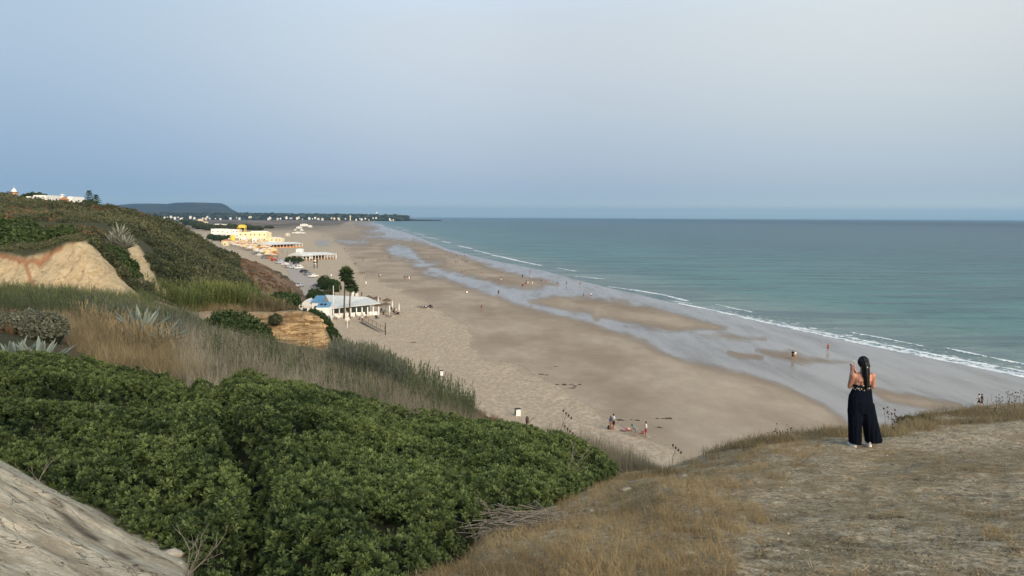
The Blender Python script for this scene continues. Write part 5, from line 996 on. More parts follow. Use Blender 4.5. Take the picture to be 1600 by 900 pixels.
    # ramp
    a, b = beach_pt(566, 504), beach_pt(597, 519); d = Vector((b.x - a.x, b.y - a.y, 0)); L = d.length; ang = math.atan2(d.y, d.x); e = tag(empty('boardwalk_ramp', (a.x, a.y, min(a.z, b.z)), ang), 'wooden ramp with a handrail leading from the bar to the sand', 'ramp')
    m = MB(); 
    for k in range(int(L / .22)): m.box((k * .22 + .1, 0, .5 - .42 * k * .22 / L), (.18, 1.3, .05))
    m.build('deck', grey, e)
    for k in range(6): MB().box((L * k / 5, .62, .55), (.08, .08, 1.4)).build('rail_post', timber, e)
    MB().tube([(0, .62, 1.45), (L, .62, 1.1)], .04, 6).build('handrail', timber, e); MB().tube([(0, .62, 1.0), (L, .62, .7)], .03, 6).build('handrail', timber, e)
    # bins and small things on the near sand
    def bin_(x, y, lab, s=1.0):
        b = beach_pt(x, y); e = tag(empty('litter_bin', b, .3), lab, 'bin', 'white litter bins'); MB().box((0, 0, .45 * s), (.62 * s, .55 * s, .85 * s), bevel=.04).build('body', white, e); MB().box((0, 0, .93 * s), (.68 * s, .6 * s, .1), bevel=.03).build('lid', dark, e); MB().box((-.33 * s, 0, .5 * s), (.05, .4 * s, .6 * s)).build('opening', dark, e)
    bin_(809, 650, 'white litter bin on the sand past the tip of the slope'); bin_(689.5, 587, 'white litter bin at the brown edge of the slope further back', .85); bin_(517.6, 431, 'white box lying on the sand near the parked cars', .8); bin_(729.5, 457.5, 'white object left on the damp sand', .7)
    b = beach_pt(586, 550.5); e = tag(empty('gear_pile', b), 'dark heap of beach gear with a white bag on the near sand', 'beach gear'); m = MB(); m.ball((0, 0, .2), .5, 2, (1.3, .8, .7)); m.ball((-.6, .1, .1), .3, 2, (1.5, .8, .6)); m.build('dark_cloth', dark, e); MB().box((.5, -.1, .25), (.45, .35, .45), bevel=.08).build('white_bag', canvas, e)
    MB().tube([(-.9, 0, .05), (.4, 0, .75)], .03, 5).build('pole', grey, e)
    b = beach_pt(978, 673); e = tag(empty('beach_towel', b, .4), 'crumpled pink towel on the sand between the small groups', 'towel'); V = np.stack(np.meshgrid(np.linspace(-.6, .6, 24), np.linspace(-.4, .4, 16)), -1).reshape(-1, 2); Z = .10 + .09 * fbm(V[:, 0] * 2.5, V[:, 1] * 2.5, 3, 3); np_mesh('cloth', np.stack([V[:, 0], V[:, 1], Z], 1), [grid_faces(16, 24)], col('pink towel', (.50, .24, .22), .9, .2, 2), e, smooth=True)
    MB().box((.2, -.2, .28), (.4, .3, .25), bevel=.08).build('folded_cloth', col('salmon', (.7, .35, .3)), e)
    b = beach_pt(1012.5, 683.5); V2 = V * np.array([.45, .25]); o = np_mesh('beach_towel', np.stack([V2[:, 0], V2[:, 1], .05 + .05 * fbm(V[:, 0] * 2, V[:, 1] * 2, 9, 3)], 1), [grid_faces(16, 24)], canvas, None, smooth=True); o.location = b; tag(o, 'pale towel at the feet of the man in white', 'towel')
    b = beach_pt(1004.5, 678.5); o = MB().box((0, 0, .2), (.32, .25, .38), bevel=.08).build('beach_bag', col('red bag', (.34, .08, .07))); o.location = b; tag(o, 'red beach bag beside the man in white', 'bag')
    b = beach_pt(952.5, 670.5); o = MB().box((0, 0, .25), (.5, .35, .45), bevel=.1).build('beach_bag', dark); o.location = b; tag(o, 'black bag left of the standing pair', 'bag')
    # seaweed clumps
    sw = col('seaweed', (.075, .055, .038), .9, .4, 6)
    for i, (x, y, s) in enumerate([(1040, 654, 1.0), (971, 657, .9), (997, 657, .7), (884, 601, 1.4), (846, 585, .9), (870, 573, .5), (893, 607, .9), (1031, 668, .6), (646, 535, .9)]):
        b = beach_pt(x, y); m = MB(); r = np.random.default_rng(i)
        for k in range(9): m.ball((r.normal(0, .45) * s, r.normal(0, .28) * s, .03), .2 * s * r.uniform(.4, 1), 1, (1.5, 1, .35))
        o = m.build('seaweed', sw); o.location = b; tag(o, 'dark clump of washed up seaweed on the damp sand', 'seaweed', 'seaweed clumps')
    # parking: vehicles
    def car(kind='car'):
        e = empty('parked_car' if kind == 'car' else 'parked_van', (0, 0, 0)); W = .88 if kind == 'car' else .95
        if kind == 'car': side = [(-2.1, .32), (2.05, .32), (2.1, .62), (1.95, .84), (1.0, .95), (-1.9, .98), (-2.15, .8)]; cab = [(-1.75, .94), (1.0, .93), (.35, 1.42), (-1.25, 1.46)]; wb = 1.3
        else: side = [(-2.4, .34), (2.2, .34), (2.35, .7), (2.2, 1.05), (1.6, 1.2), (-2.4, 1.25)]; cab = [(-2.38, 1.22), (1.6, 1.18), (1.1, 1.95), (-2.2, 2.0)]; wb = 1.5
        m = MB(); m.prism(side, -W, W); bmesh.ops.bevel(m.bm, geom=m.bm.edges[:], offset=.07, segments=2, affect='EDGES'); m.build('body', white, e)
        m = MB(); n = len(cab); m.loft([[(x, -W * .93 + .16 * (z > 1.2), z) for x, z in cab], [(x, W * .93 - .16 * (z > 1.2), z) for x, z in cab]]); bmesh.ops.bevel(m.bm, geom=m.bm.edges[:], offset=.05, segments=2, affect='EDGES'); m.build('cabin', white, e)
        zt = max(z for _, z in cab)
        MB().loft([[(x * .9 + .02, -W * .95 + .15 * (z > 1.2), .3 * .94 + z * .7 if z > 1.2 else z + .08) for x, z in cab], [(x * .9 + .02, W * .95 - .15 * (z > 1.2), .3 * .94 + z * .7 if z > 1.2 else z + .08) for x, z in cab]]).build('side_windows', glass, e)
        for s, nm in ((1, 'windscreen'), (-1, 'rear_window')):
            lo, hi = (cab[1], cab[2]) if s > 0 else (cab[0], cab[3]); f = lambda k: (lo[0] + (hi[0] - lo[0]) * k + s * .02, lo[1] + (hi[1] - lo[1]) * k + .01)
            p0, p1 = f(.18), f(.85); MB().loft([[(p0[0], -W * .78, p0[1]), (p0[0], W * .78, p0[1]), (p0[0] - s * .03, W * .78, p0[1] - .01), (p0[0] - s * .03, -W * .78, p0[1] - .01)], [(p1[0], -W * .66, p1[1]), (p1[0], W * .66, p1[1]), (p1[0] - s * .03, W * .66, p1[1] - .01), (p1[0] - s * .03, -W * .66, p1[1] - .01)]]).build(nm, glass, e)
        for sx in (-1, 1):
            for sy in (-1, 1):
                wh = MB().cone((sx * wb, sy * (W - .08), .33), .33, .33, .2, 16, rx=('X', math.pi / 2)).build('wheel', dark, e); MB().cone((sx * wb, sy * (W + .03), .33), .2, .2, .02, 12, rx=('X', math.pi / 2)).build('rim', col('alloy', (.5, .5, .5), .3), wh)
        for sy in (-1, 1): MB().box((2.05 if kind == 'car' else 2.3, sy * .62, .68), (.1, .3, .14), bevel=.02).build('headlight', col('lamp glass', (.7, .7, .68), .2), e); MB().box((-2.12 if kind == 'car' else -2.4, sy * .68, .74), (.1, .2, .2), bevel=.02).build('tail_light', col('red lamp', (.35, .02, .02), .3), e)
        return e
    c0, v0 = car(), car('van'); pc = {'silver': (.45, .47, .50), 'white': (.75, .75, .74), 'black': (.03, .035, .045), 'grey': (.22, .23, .25), 'navy': (.03, .05, .12), 'red': (.42, .05, .03), 'orange': (.55, .2, .05)}; pm = {k: paint(k + ' car paint', v, .3, .03, 3, 0, .5) for k, v in pc.items()}
    fc = fv = True
    for k, x, y, c, rz, lab in [('car', 450.5, 418, 'silver', 1.2, 'silver blue car at the far end of the roadside row'), ('car', 458.8, 419.5, 'white', 1.2, 'white car left of the white van'), ('van', 467, 420.5, 'white', 1.25, 'white van in the roadside row'), ('car', 475.5, 426, 'black', 1.1, 'black car right of the white van'), ('car', 481.8, 430, 'grey', 1.1, 'grey car nearest in the roadside row'),
                                ('car', 468.5, 448.5, 'silver', 1.5, 'silver hatchback alone on the near part of the road'), ('car', 498, 449, 'navy', .2, 'dark blue car under the round tree'), ('car', 505.5, 449, 'white', .1, 'white car half hidden by the round tree'), ('car', 429, 408, 'red', 1.0, 'red car at the near end of the terrace'), ('car', 423, 404.5, 'orange', 1.0, 'orange car behind the red one'),
                                ('car', 414, 404, 'grey', 1.0, 'grey car below the terrace on the slope side'), ('car', 405, 400, 'white', .9, 'white car squeezed against the brown slope'), ('car', 398, 397, 'silver', .9, 'silver car furthest up the terrace road'), ('car', 445.5, 414.5, 'white', 1.2, 'white car beyond the silver blue one on the road'), ('car', 463, 412.5, 'black', 1.2, 'black car in front of the hedge of the second bar'), ('van', 437.5, 412, 'silver', 1.1, 'silver van at the bend of the road before the terrace'), ('car', 489.5, 433.5, 'white', 1.1, 'white car right of the nearest grey car by the road')]:
        src = c0 if k == 'car' else v0; first = fc if k == 'car' else fv; o = src if first else copy_tree(src)
        if k == 'car': fc = False
        else: fv = False
        q = beach_pt(x, y); o.location = (q.x, q.y, max(q.z, G(q.x, q.y)) + .03); o.rotation_euler = (0, 0, rz + math.pi / 2 * 0); tint_copy(o, {'body': pm[c], 'cabin': pm[c]}); tag(o, lab, k, 'parked vehicles')
    # road along the foot of the bluff
    rm = NT('pale road', .9, .2); f = rm.noise(1.2, detail=5); rm = rm.out(rm.mix(f, (.33, .28, .235), (.47, .41, .35)))
    Lr = [(432, 404), (441, 412), (447, 420), (453, 432), (459, 444), (464, 455), (470, 462), (478, 470)]; Rr = [(441, 403), (462, 411.5), (476, 420), (488, 431), (497, 441), (507, 449), (512, 458), (510, 468)]
    V = []
    for a_, b_ in zip(Lr, Rr):
        A_, B_ = beach_pt(*a_), beach_pt(*b_)
        for k in range(9): q = A_.lerp(B_, k / 8); V.append((q.x, q.y, float(Bh(np.array([q.x]), np.array([q.y]))[0]) + .05))
    V = np.array(V).reshape(8, 9, 3); tt = np.linspace(0, 7, 60); i0 = np.minimum(tt.astype(int), 6); fr_ = (tt - i0)[:, None, None]; V = V[i0] * (1 - fr_) + V[i0 + 1] * fr_; V[:, :, 2] = Bh(V[:, :, 0].ravel(), V[:, :, 1].ravel()).reshape(60, 9) + .05
    tag(np_mesh('road', V.reshape(-1, 3), [grid_faces(60, 9)], rm, smooth=True), 'pale road along the foot of the bluff', None, None, 'structure')

    # --- far land
    lm = NT('far land', 1, .05); nz = lm.noise(.004, lm.pos((1, .5, 1)), detail=8, rough=.7); lm = lm.out(lm.mix(lm.ramp(nz, .4, .6), (.028, .030, .022), (.060, .054, .040)))
    def land(name, prof, Y0, Y1, lab, base=-2):
        px = np.array([p[0] for p in prof]); s = np.linspace(px[0], px[-1], 260); py = np.interp(s, px, [p[1] for p in prof]); rows = np.linspace(0, 1, 24); V = []
        for v in rows:
            Y = Y0 + (Y1 - Y0) * v; Yr = Y0 + (Y1 - Y0) * .45; t, e = ray(s, py); top = CAMZ + e * Yr; sh = math.sin(math.pi * min(1, v / .45) / 2) if v < .45 else math.cos(math.pi * (v - .45) / .55 / 2)
            X = t * Y; z = base + (top - base) * max(sh, 0) ** .8; z = z + (top - base) * .05 * fbm(X / 260, np.full_like(X, Y / 260), 5, 4) * (sh < .97); V.append(np.stack([X, np.full_like(X, Y), z], 1))
        return tag(np_mesh(name, np.concatenate(V), [grid_faces(24, 260)], lm, smooth=True), lab, None, None, 'structure')
    land('mesa_hill', [(120, 333), (180, 321), (205, 318.5), (235, 318), (262, 318.8), (275, 316.7), (300, 316.2), (330, 317), (346, 317.6), (354, 321), (362, 327), (372, 332), (392, 338)], 8200, 11800, 'flat topped blue hill on the horizon')
    land('low_hills', [(180, 334.6), (260, 334.6), (330, 335.1), (400, 335.8), (470, 336.6), (540, 337.1), (590, 337.3), (626, 338.6), (634, 341.2), (650, 343), (690, 344)], 4700, 6900, 'low wooded rise along the horizon')
    N = 1500; s = RG.uniform(185, 636, N); Y = RG.uniform(4650, 5500, N); t, _ = ray(s, np.full(N, 338.)); X = t * Y; pyt = np.interp(s, [180, 400, 540, 640], [334, 335.2, 336.6, 338.6]); _, e = ray(s, pyt); zt = CAMZ + e * 5690; z = -2 + (zt + 2) * np.sin(np.pi / 2 * np.minimum(1, (Y - 4700) / 990).clip(0)) ** .8
    V, Fa, T = scatter([t_rosette(14, 1.0, .5, k, -10, 85) for k in range(3)], np.stack([X, Y, z + 3], 1), upright(N, .2), np.stack([RG.uniform(14, 34, N), RG.uniform(14, 30, N), RG.uniform(6, 13, N)], 1), RG.uniform(0, .4, N)); tag(np_mesh('distant_wood', V, Fa, M_SCRUB, attrs=dict(tint=T)), 'far off dark wood along the horizon', 'wood', None, 'stuff')
    hw = building('distant_house', 'tiny pale house in the far wood on the horizon', 'house', 500, 503, 338, 0, 4650, 12, white, 'gable', 0, 'tiny houses along the horizon', terr, 4); first = True
    for i in range(64):
        x = RG.uniform(232, 615); Y = RG.uniform(4300, 4680); t, _ = ray([x], [339.]); sc = RG.uniform(.28, .75); o = hw if first else copy_tree(hw); first = False; o.location = (float(t[0]) * Y, Y, 2 + RG.uniform(0, 12)); o.scale = (sc * 1.3, sc, .8 * sc); m_ = [white, white, cream, canvas][int(RG.integers(0, 4))]; tint_copy(o, {'wall': m_, 'roof': m_ if RG.random() < .7 else terr}); tag(o, 'tiny pale house in the far wood on the horizon', 'house', 'tiny houses along the horizon')
    building('yellow_hotel', 'bright yellow block where the far shore ends', 'building', 618.5, 632, 337.2, 0, 6300, 30, lemon, 'flat', 5, None, None, storeys=2, win_h=4)
    building('white_hotel', 'pale block on the point right of the yellow one', 'building', 632.5, 638, 337.6, 0, 6600, 30, white, 'flat', 2, None, None, win_h=4)
    for x, yt, Y, r_, lab in [(588, 331.3, 6100, 9, 'white water tower above the far wood'), (547.2, 336.2, 4600, 5, 'pale slim watchtower on the far shore')]:
        p = P(x, yt, Y); e = tag(empty('distant_tower', (p.x, Y, 0)), lab, 'tower'); MB().cone((0, 0, 0), r_ * .8, r_ * .6, p.z * .92, 12).build('shaft', cream if r_ < 6 else white, e); MB().cone((0, 0, p.z * .78), r_ * .7, r_ * (1.2 if r_ > 6 else .9), p.z * .22, 12).build('head', white if r_ > 6 else cream, e)
# ------------------------------------------------------------------ people
def capsule(m, p0, p1, r0, r1, seg=14):
    p0, p1 = Vector(p0), Vector(p1); d = (p1 - p0); L = d.length; d = d.normalized() if L > 1e-6 else Vector((0, 0, 1))
    a = Vector((0, 0, 1)) if abs(d.z) < .9 else Vector((1, 0, 0)); x = d.cross(a).normalized(); y = d.cross(x); rings = []
    for k in range(5): t = math.pi / 2 * (k / 4.0); rings.append((p0 - d * r0 * math.cos(t), max(r0 * math.sin(t), 1e-4)))
    for k in range(5): t = math.pi / 2 * (k / 4.0); rings.append((p1 + d * r1 * math.sin(t), max(r1 * math.cos(t), 1e-4)))
    m.loft([[c + (x * math.cos(q * 2 * math.pi / seg) + y * math.sin(q * 2 * math.pi / seg)) * r for q in range(seg)] for c, r in rings])
def fuse(m, name, voxel, mat, parent, smooth_it=0):
    "one continuous skin over overlapping limbs"
    me = m.mesh(name); o = link(name, me, mat); md = o.modifiers.new('r', 'REMESH'); md.mode = 'VOXEL'; md.voxel_size = voxel
    if smooth_it: s = o.modifiers.new('s', 'SMOOTH'); s.iterations = smooth_it; s.factor = .5
    dg = bpy.context.evaluated_depsgraph_get(); dg.update(); n = bpy.data.meshes.new_from_object(o.evaluated_get(dg)); bpy.data.objects.remove(o)
    n.name = name; n.polygons.foreach_set('use_smooth', np.ones(len(n.polygons), bool)); return link(name, n, mat, parent)
def ell(cx, cy, z, rx, ry, n=20, wob=0, ph=0): return [(cx + rx * math.cos(k * 2 * math.pi / n) * (1 + wob * math.sin(5 * k * 2 * math.pi / n + ph)), cy + ry * math.sin(k * 2 * math.pi / n) * (1 + wob * math.sin(4 * k * 2 * math.pi / n + ph)), z) for k in range(n)]
def hand(m, w, d, side, thumb, s=1.0, curl=.5):
    "palm at wrist w along d, fingers fan sideways along side"
    w, d, side, thumb = Vector(w), Vector(d).normalized(), Vector(side).normalized(), Vector(thumb).normalized(); n = d.cross(side).normalized()
    capsule(m, w, w + d * .075 * s, .024 * s, .027 * s); capsule(m, w + side * .018 * s, w + d * .075 * s + side * .02 * s, .016 * s, .014 * s); capsule(m, w - side * .018 * s, w + d * .072 * s - side * .022 * s, .016 * s, .013 * s)
    for i, L in enumerate((.066, .076, .071, .056)):
        b = w + d * .078 * s + side * (.027 - .018 * i) * s; k1 = b + (d * .95 - n * curl * .3).normalized() * L * .45 * s; k2 = k1 + (d * .7 - n * curl).normalized() * L * .3 * s; k3 = k2 + (d * .35 - n * curl * 1.3).normalized() * L * .25 * s
        capsule(m, b, k1, .0092 * s, .0085 * s, 8); capsule(m, k1, k2, .0085 * s, .008 * s, 8); capsule(m, k2, k3, .008 * s, .007 * s, 8)
    t0 = w + d * .02 * s + thumb * .022 * s; t1 = t0 + (d * .6 + thumb * .8).normalized() * .04 * s; capsule(m, t0, t1, .012 * s, .0105 * s, 8); capsule(m, t1, t1 + (d * .9 + thumb * .2 - n * curl * .4).normalized() * .032 * s, .0105 * s, .0085 * s, 8)
def build_woman():
    skin = NT('skin', .55, .4); skin.b.inputs['Subsurface Weight'].default_value = .08; skin = skin.out(skin.mix(skin.ramp(skin.noise(7, skin.obj()), .3, .7), (.42, .20, .13), (.56, .29, .20)))
    base = P(1343.5, 700.5, 13.7); gz = G(base.x, base.y); e = tag(empty('person', (base.x, base.y, gz - .005)), 'person on the headland seen from behind in wide black trousers, long dark hair, raising phone', 'person'); S = (CAMZ - (P(1343.5, 558.5, 13.7).z)); H = P(1343.5, 558, 13.7).z - gz; sc = H / 1.63; e.scale = (sc, sc, sc)
    m = MB()
    # torso, tapered and rounded
    m.loft([ell(-.015, 0, .86, .16, .11), ell(-.015, 0, .95, .155, .105), ell(-.012, 0, 1.03, .145, .095), ell(-.01, .0, 1.12, .148, .097), ell(-.005, 0, 1.22, .155, .10), ell(0, .0, 1.29, .165, .09), ell(0, 0, 1.335, .125, .07), ell(0, 0, 1.37, .06, .055)])
    capsule(m, (0, .0, 1.33), (.0, .015, 1.44), .052, .048)
    m.ball((0, .035, 1.53), .093, 3, (.86, 1.0, 1.12)); capsule(m, (0, .075, 1.47), (0, .085, 1.455), .05, .035)       # skull and jaw
    capsule(m, (0, .125, 1.53), (0, .142, 1.505), .010, .014); capsule(m, (-.018, .122, 1.475), (.018, .122, 1.475), .008, .008)    # nose, lips
    for s in (-1, 1): capsule(m, (s * .082, .03, 1.535), (s * .086, .028, 1.505), .014, .010); capsule(m, (s * .012, -.085, 1.24), (s * .09, -.075, 1.22), .018, .03)
    # arms: upper arms down, forearms raised in front towards the phone
    L = [(-.168, .0, 1.295), (-.198, .075, 1.085), (-.098, .255, 1.325)]; Rr = [(.168, .0, 1.295), (.222, .085, 1.085), (-.005, .275, 1.30)]
    for a, b, c in (L, Rr): capsule(m, a, b, .056, .041); capsule(m, b, c, .042, .026); m.ball(a, .06, 2)
    hand(m, (-.098, .255, 1.325), (.15, .35, 1), (.1, -1, .2), (1, -.2, .1), 1.0, .55); hand(m, (-.005, .275, 1.30), (-.55, .25, 1), (0, 1, 0), (-.6, -.8, .5), 1.0, .55)
    for x0, x1, y1 in ((-.09, -.11, .0), (.085, .195, .01)): capsule(m, (x0, 0, .86), ((x0 + x1) / 2, .02, .48), .085, .058); capsule(m, ((x0 + x1) / 2, .02, .48), (x1, 0, .09), .052, .036)
    body = fuse(m, 'body', .0085, skin, e, 4)
    hair = NT('dark hair', .5, .3); hw = hair.noise(30, hair.obj((1, 1, .12)), detail=4); hair = hair.out(hair.mix(hw, (.002, .002, .003), (.007, .006, .008)), None, hair.bump(hw, .6, .01))
    m = MB(); m.ball((0, .018, 1.545), .107, 3, (.90, .98, 1.03)); capsule(m, (0, -.05, 1.52), (.01, -.085, 1.44), .075, .062); capsule(m, (.01, -.085, 1.44), (.012, -.105, 1.30), .062, .056); capsule(m, (.012, -.105, 1.30), (.015, -.11, 1.17), .056, .045); capsule(m, (.015, -.11, 1.17), (.018, -.11, 1.05), .044, .016)
    capsule(m, (.045, -.07, 1.44), (.075, -.08, 1.33), .03, .012); capsule(m, (-.04, -.07, 1.44), (-.05, -.09, 1.30), .03, .012); capsule(m, (.09, .0, 1.52), (.115, -.01, 1.46), .018, .006); capsule(m, (.11, -.01, 1.475), (.135, .0, 1.45), .007, .004)
    h = fuse(m, 'hair', .008, hair, e, 3)
    for v in h.data.vertices: v.co.y += .006 * math.sin(v.co.x * 130 + v.co.z * 9)
    # keep the face free: the cap ends ahead of the ears
    for v in h.data.vertices:
        if v.co.y > .075 and v.co.z < 1.575: v.co.y = .075 - (v.co.y - .075) * .6
    MB().ball((.008, -.128, 1.475), .017, 2, (1.1, .5, .5)).build('hair_clip', col('clip', (.75, .75, .78), .3), e, True)
    blk = NT('black cloth', .95, .05); fw_ = blk.noise(9, blk.obj((6, 6, .6)), detail=3); blk = blk.out(blk.mix(fw_, (.002, .003, .007), (.009, .012, .022)), None, blk.bump(fw_, .9, .03))
    n = 36
    def leg(rows): return [[(cx + rx * math.cos(a) * (1 + fl * math.sin(7 * a + ph)), cy + ry * math.sin(a) * (1 + fl * math.sin(6 * a + ph)), z) for a in [k * 2 * math.pi / n for k in range(n)]] for cx, cy, z, rx, ry, fl, ph in rows]
    m = MB(); m.loft(leg([(-.012, 0, 1.055, .172, .112, 0, 0), (-.016, 0, 1.02, .182, .12, .005, 0), (-.03, 0, .93, .206, .14, .01, .5), (-.03, -.01, .84, .215, .155, .015, 1), (-.022, -.005, .74, .222, .15, .02, 1), (-.018, 0, .62, .220, .13, .02, 1)]))
    m.loft(leg([(-.11, 0, .80, .125, .13, .01, 0), (-.112, 0, .66, .132, .13, .015, 1), (-.108, 0, .5, .124, .128, .02, 1.5), (-.104, 0, .35, .109, .13, .03, 2), (-.096, 0, .2, .103, .135, .045, 2.4), (-.088, 0, .075, .102, .14, .06, 2.8), (-.088, 0, .062, .098, .136, .06, 2.8)]))
    m.loft(leg([(.085, 0, .80, .128, .13, .01, 0), (.115, 0, .66, .13, .132, .015, 1), (.138, 0, .5, .146, .132, .02, 1.3), (.186, 0, .35, .142, .135, .03, 1.7), (.224, 0, .2, .143, .14, .045, 2), (.248, 0, .09, .145, .145, .06, 2.3), (.248, 0, .075, .141, .141, .06, 2.3)]))
    t = fuse(m, 'trousers', .011, blk, e, 1)
    for v in t.data.vertices:
        c = v.co; a = math.atan2(c.y, c.x - (.0 if c.z > .6 else (-.09 if c.x < .04 else .2))); c.x += .006 * math.sin(9 * a + c.z * 3) * sum([max(0, 1 - c.z)]); c.y += .008 * math.sin(11 * a) * max(0, 1 - c.z)
        if c.z < .12 and c.x > .06: c.z += .10 * (c.x - .1)   # swept hem
    # top with a pale flower print, tied at the back
    tp = NT('flower print', .8, .2); v_ = tp.voro(26, tp.obj(), 'F1'); tp = tp.out(tp.mix(tp.ramp(v_, .26, .34, 1, 0), (.006, .007, .012), (.62, .58, .42)))
    m = MB(); m.loft([ell(-.012, 0, 1.035, .162, .112), ell(-.012, 0, 1.06, .163, .115), ell(-.010, 0, 1.10, .163, .116), ell(-.010, 0, 1.135, .162, .114), ell(-.01, 0, 1.145, .154, .107)]); m.build('top', tp, e, True)
    m = MB(); m.tube([(-.012, -.112, 1.10), (.01, -.118, 1.14), (.02, -.112, 1.17)], .012, 6); m.tube([(.05, -.06, 1.30), (.07, -.09, 1.22), (.08, -.105, 1.13)], .006, 5); m.tube([(-.05, -.06, 1.30), (-.07, -.09, 1.22), (-.08, -.105, 1.13)], .006, 5); m.build('straps', blk, e, True)
    shoe = col('white shoe', (.74, .73, .68), .6, .05, 8)
    for x, rz in ((-.125, .12), (.155, -.15)):
        m = MB(); m.loft([[(r_ * .048 * math.cos(a) , y0 + ry * math.sin(a), z) for a in [k * 2 * math.pi / 20 for k in range(20)]] for r_, ry, y0, z in ((1, .125, .05, 0), (1.05, .13, .05, .012), (1.02, .127, .05, .03), (.98, .12, .045, .05), (.8, .085, .01, .085), (.7, .06, -.02, .105))])
        o = m.build('shoe', shoe, e, True); o.location = (x, -.02, 0); o.rotation_euler = (0, 0, rz)
    pb = MB().box((0, 0, 0), (.074, .009, .155), bevel=.004); pb.box((.018, -.0055, .052), (.028, .003, .030), bevel=.001)
    o = pb.build('phone', col('phone white', (.72, .71, .69), .3, .02)); o.matrix_world = Matrix.Translation((base.x - .050 * sc, base.y + .30 * sc, gz + 1.435 * sc)) @ Matrix.Rotation(R(-30), 4, 'Z') @ Matrix.Rotation(R(8), 4, 'Y'); o.scale = (sc,) * 3; tag(o, 'white phone held up left of the dark haired head', 'phone')
    m = MB(); m.box((0, .0056, 0), (.066, .001, .142)); m.build('screen', dark_glass(), o)
def dark_glass(): return col('screen glass', (.01, .012, .015), .1, .1)

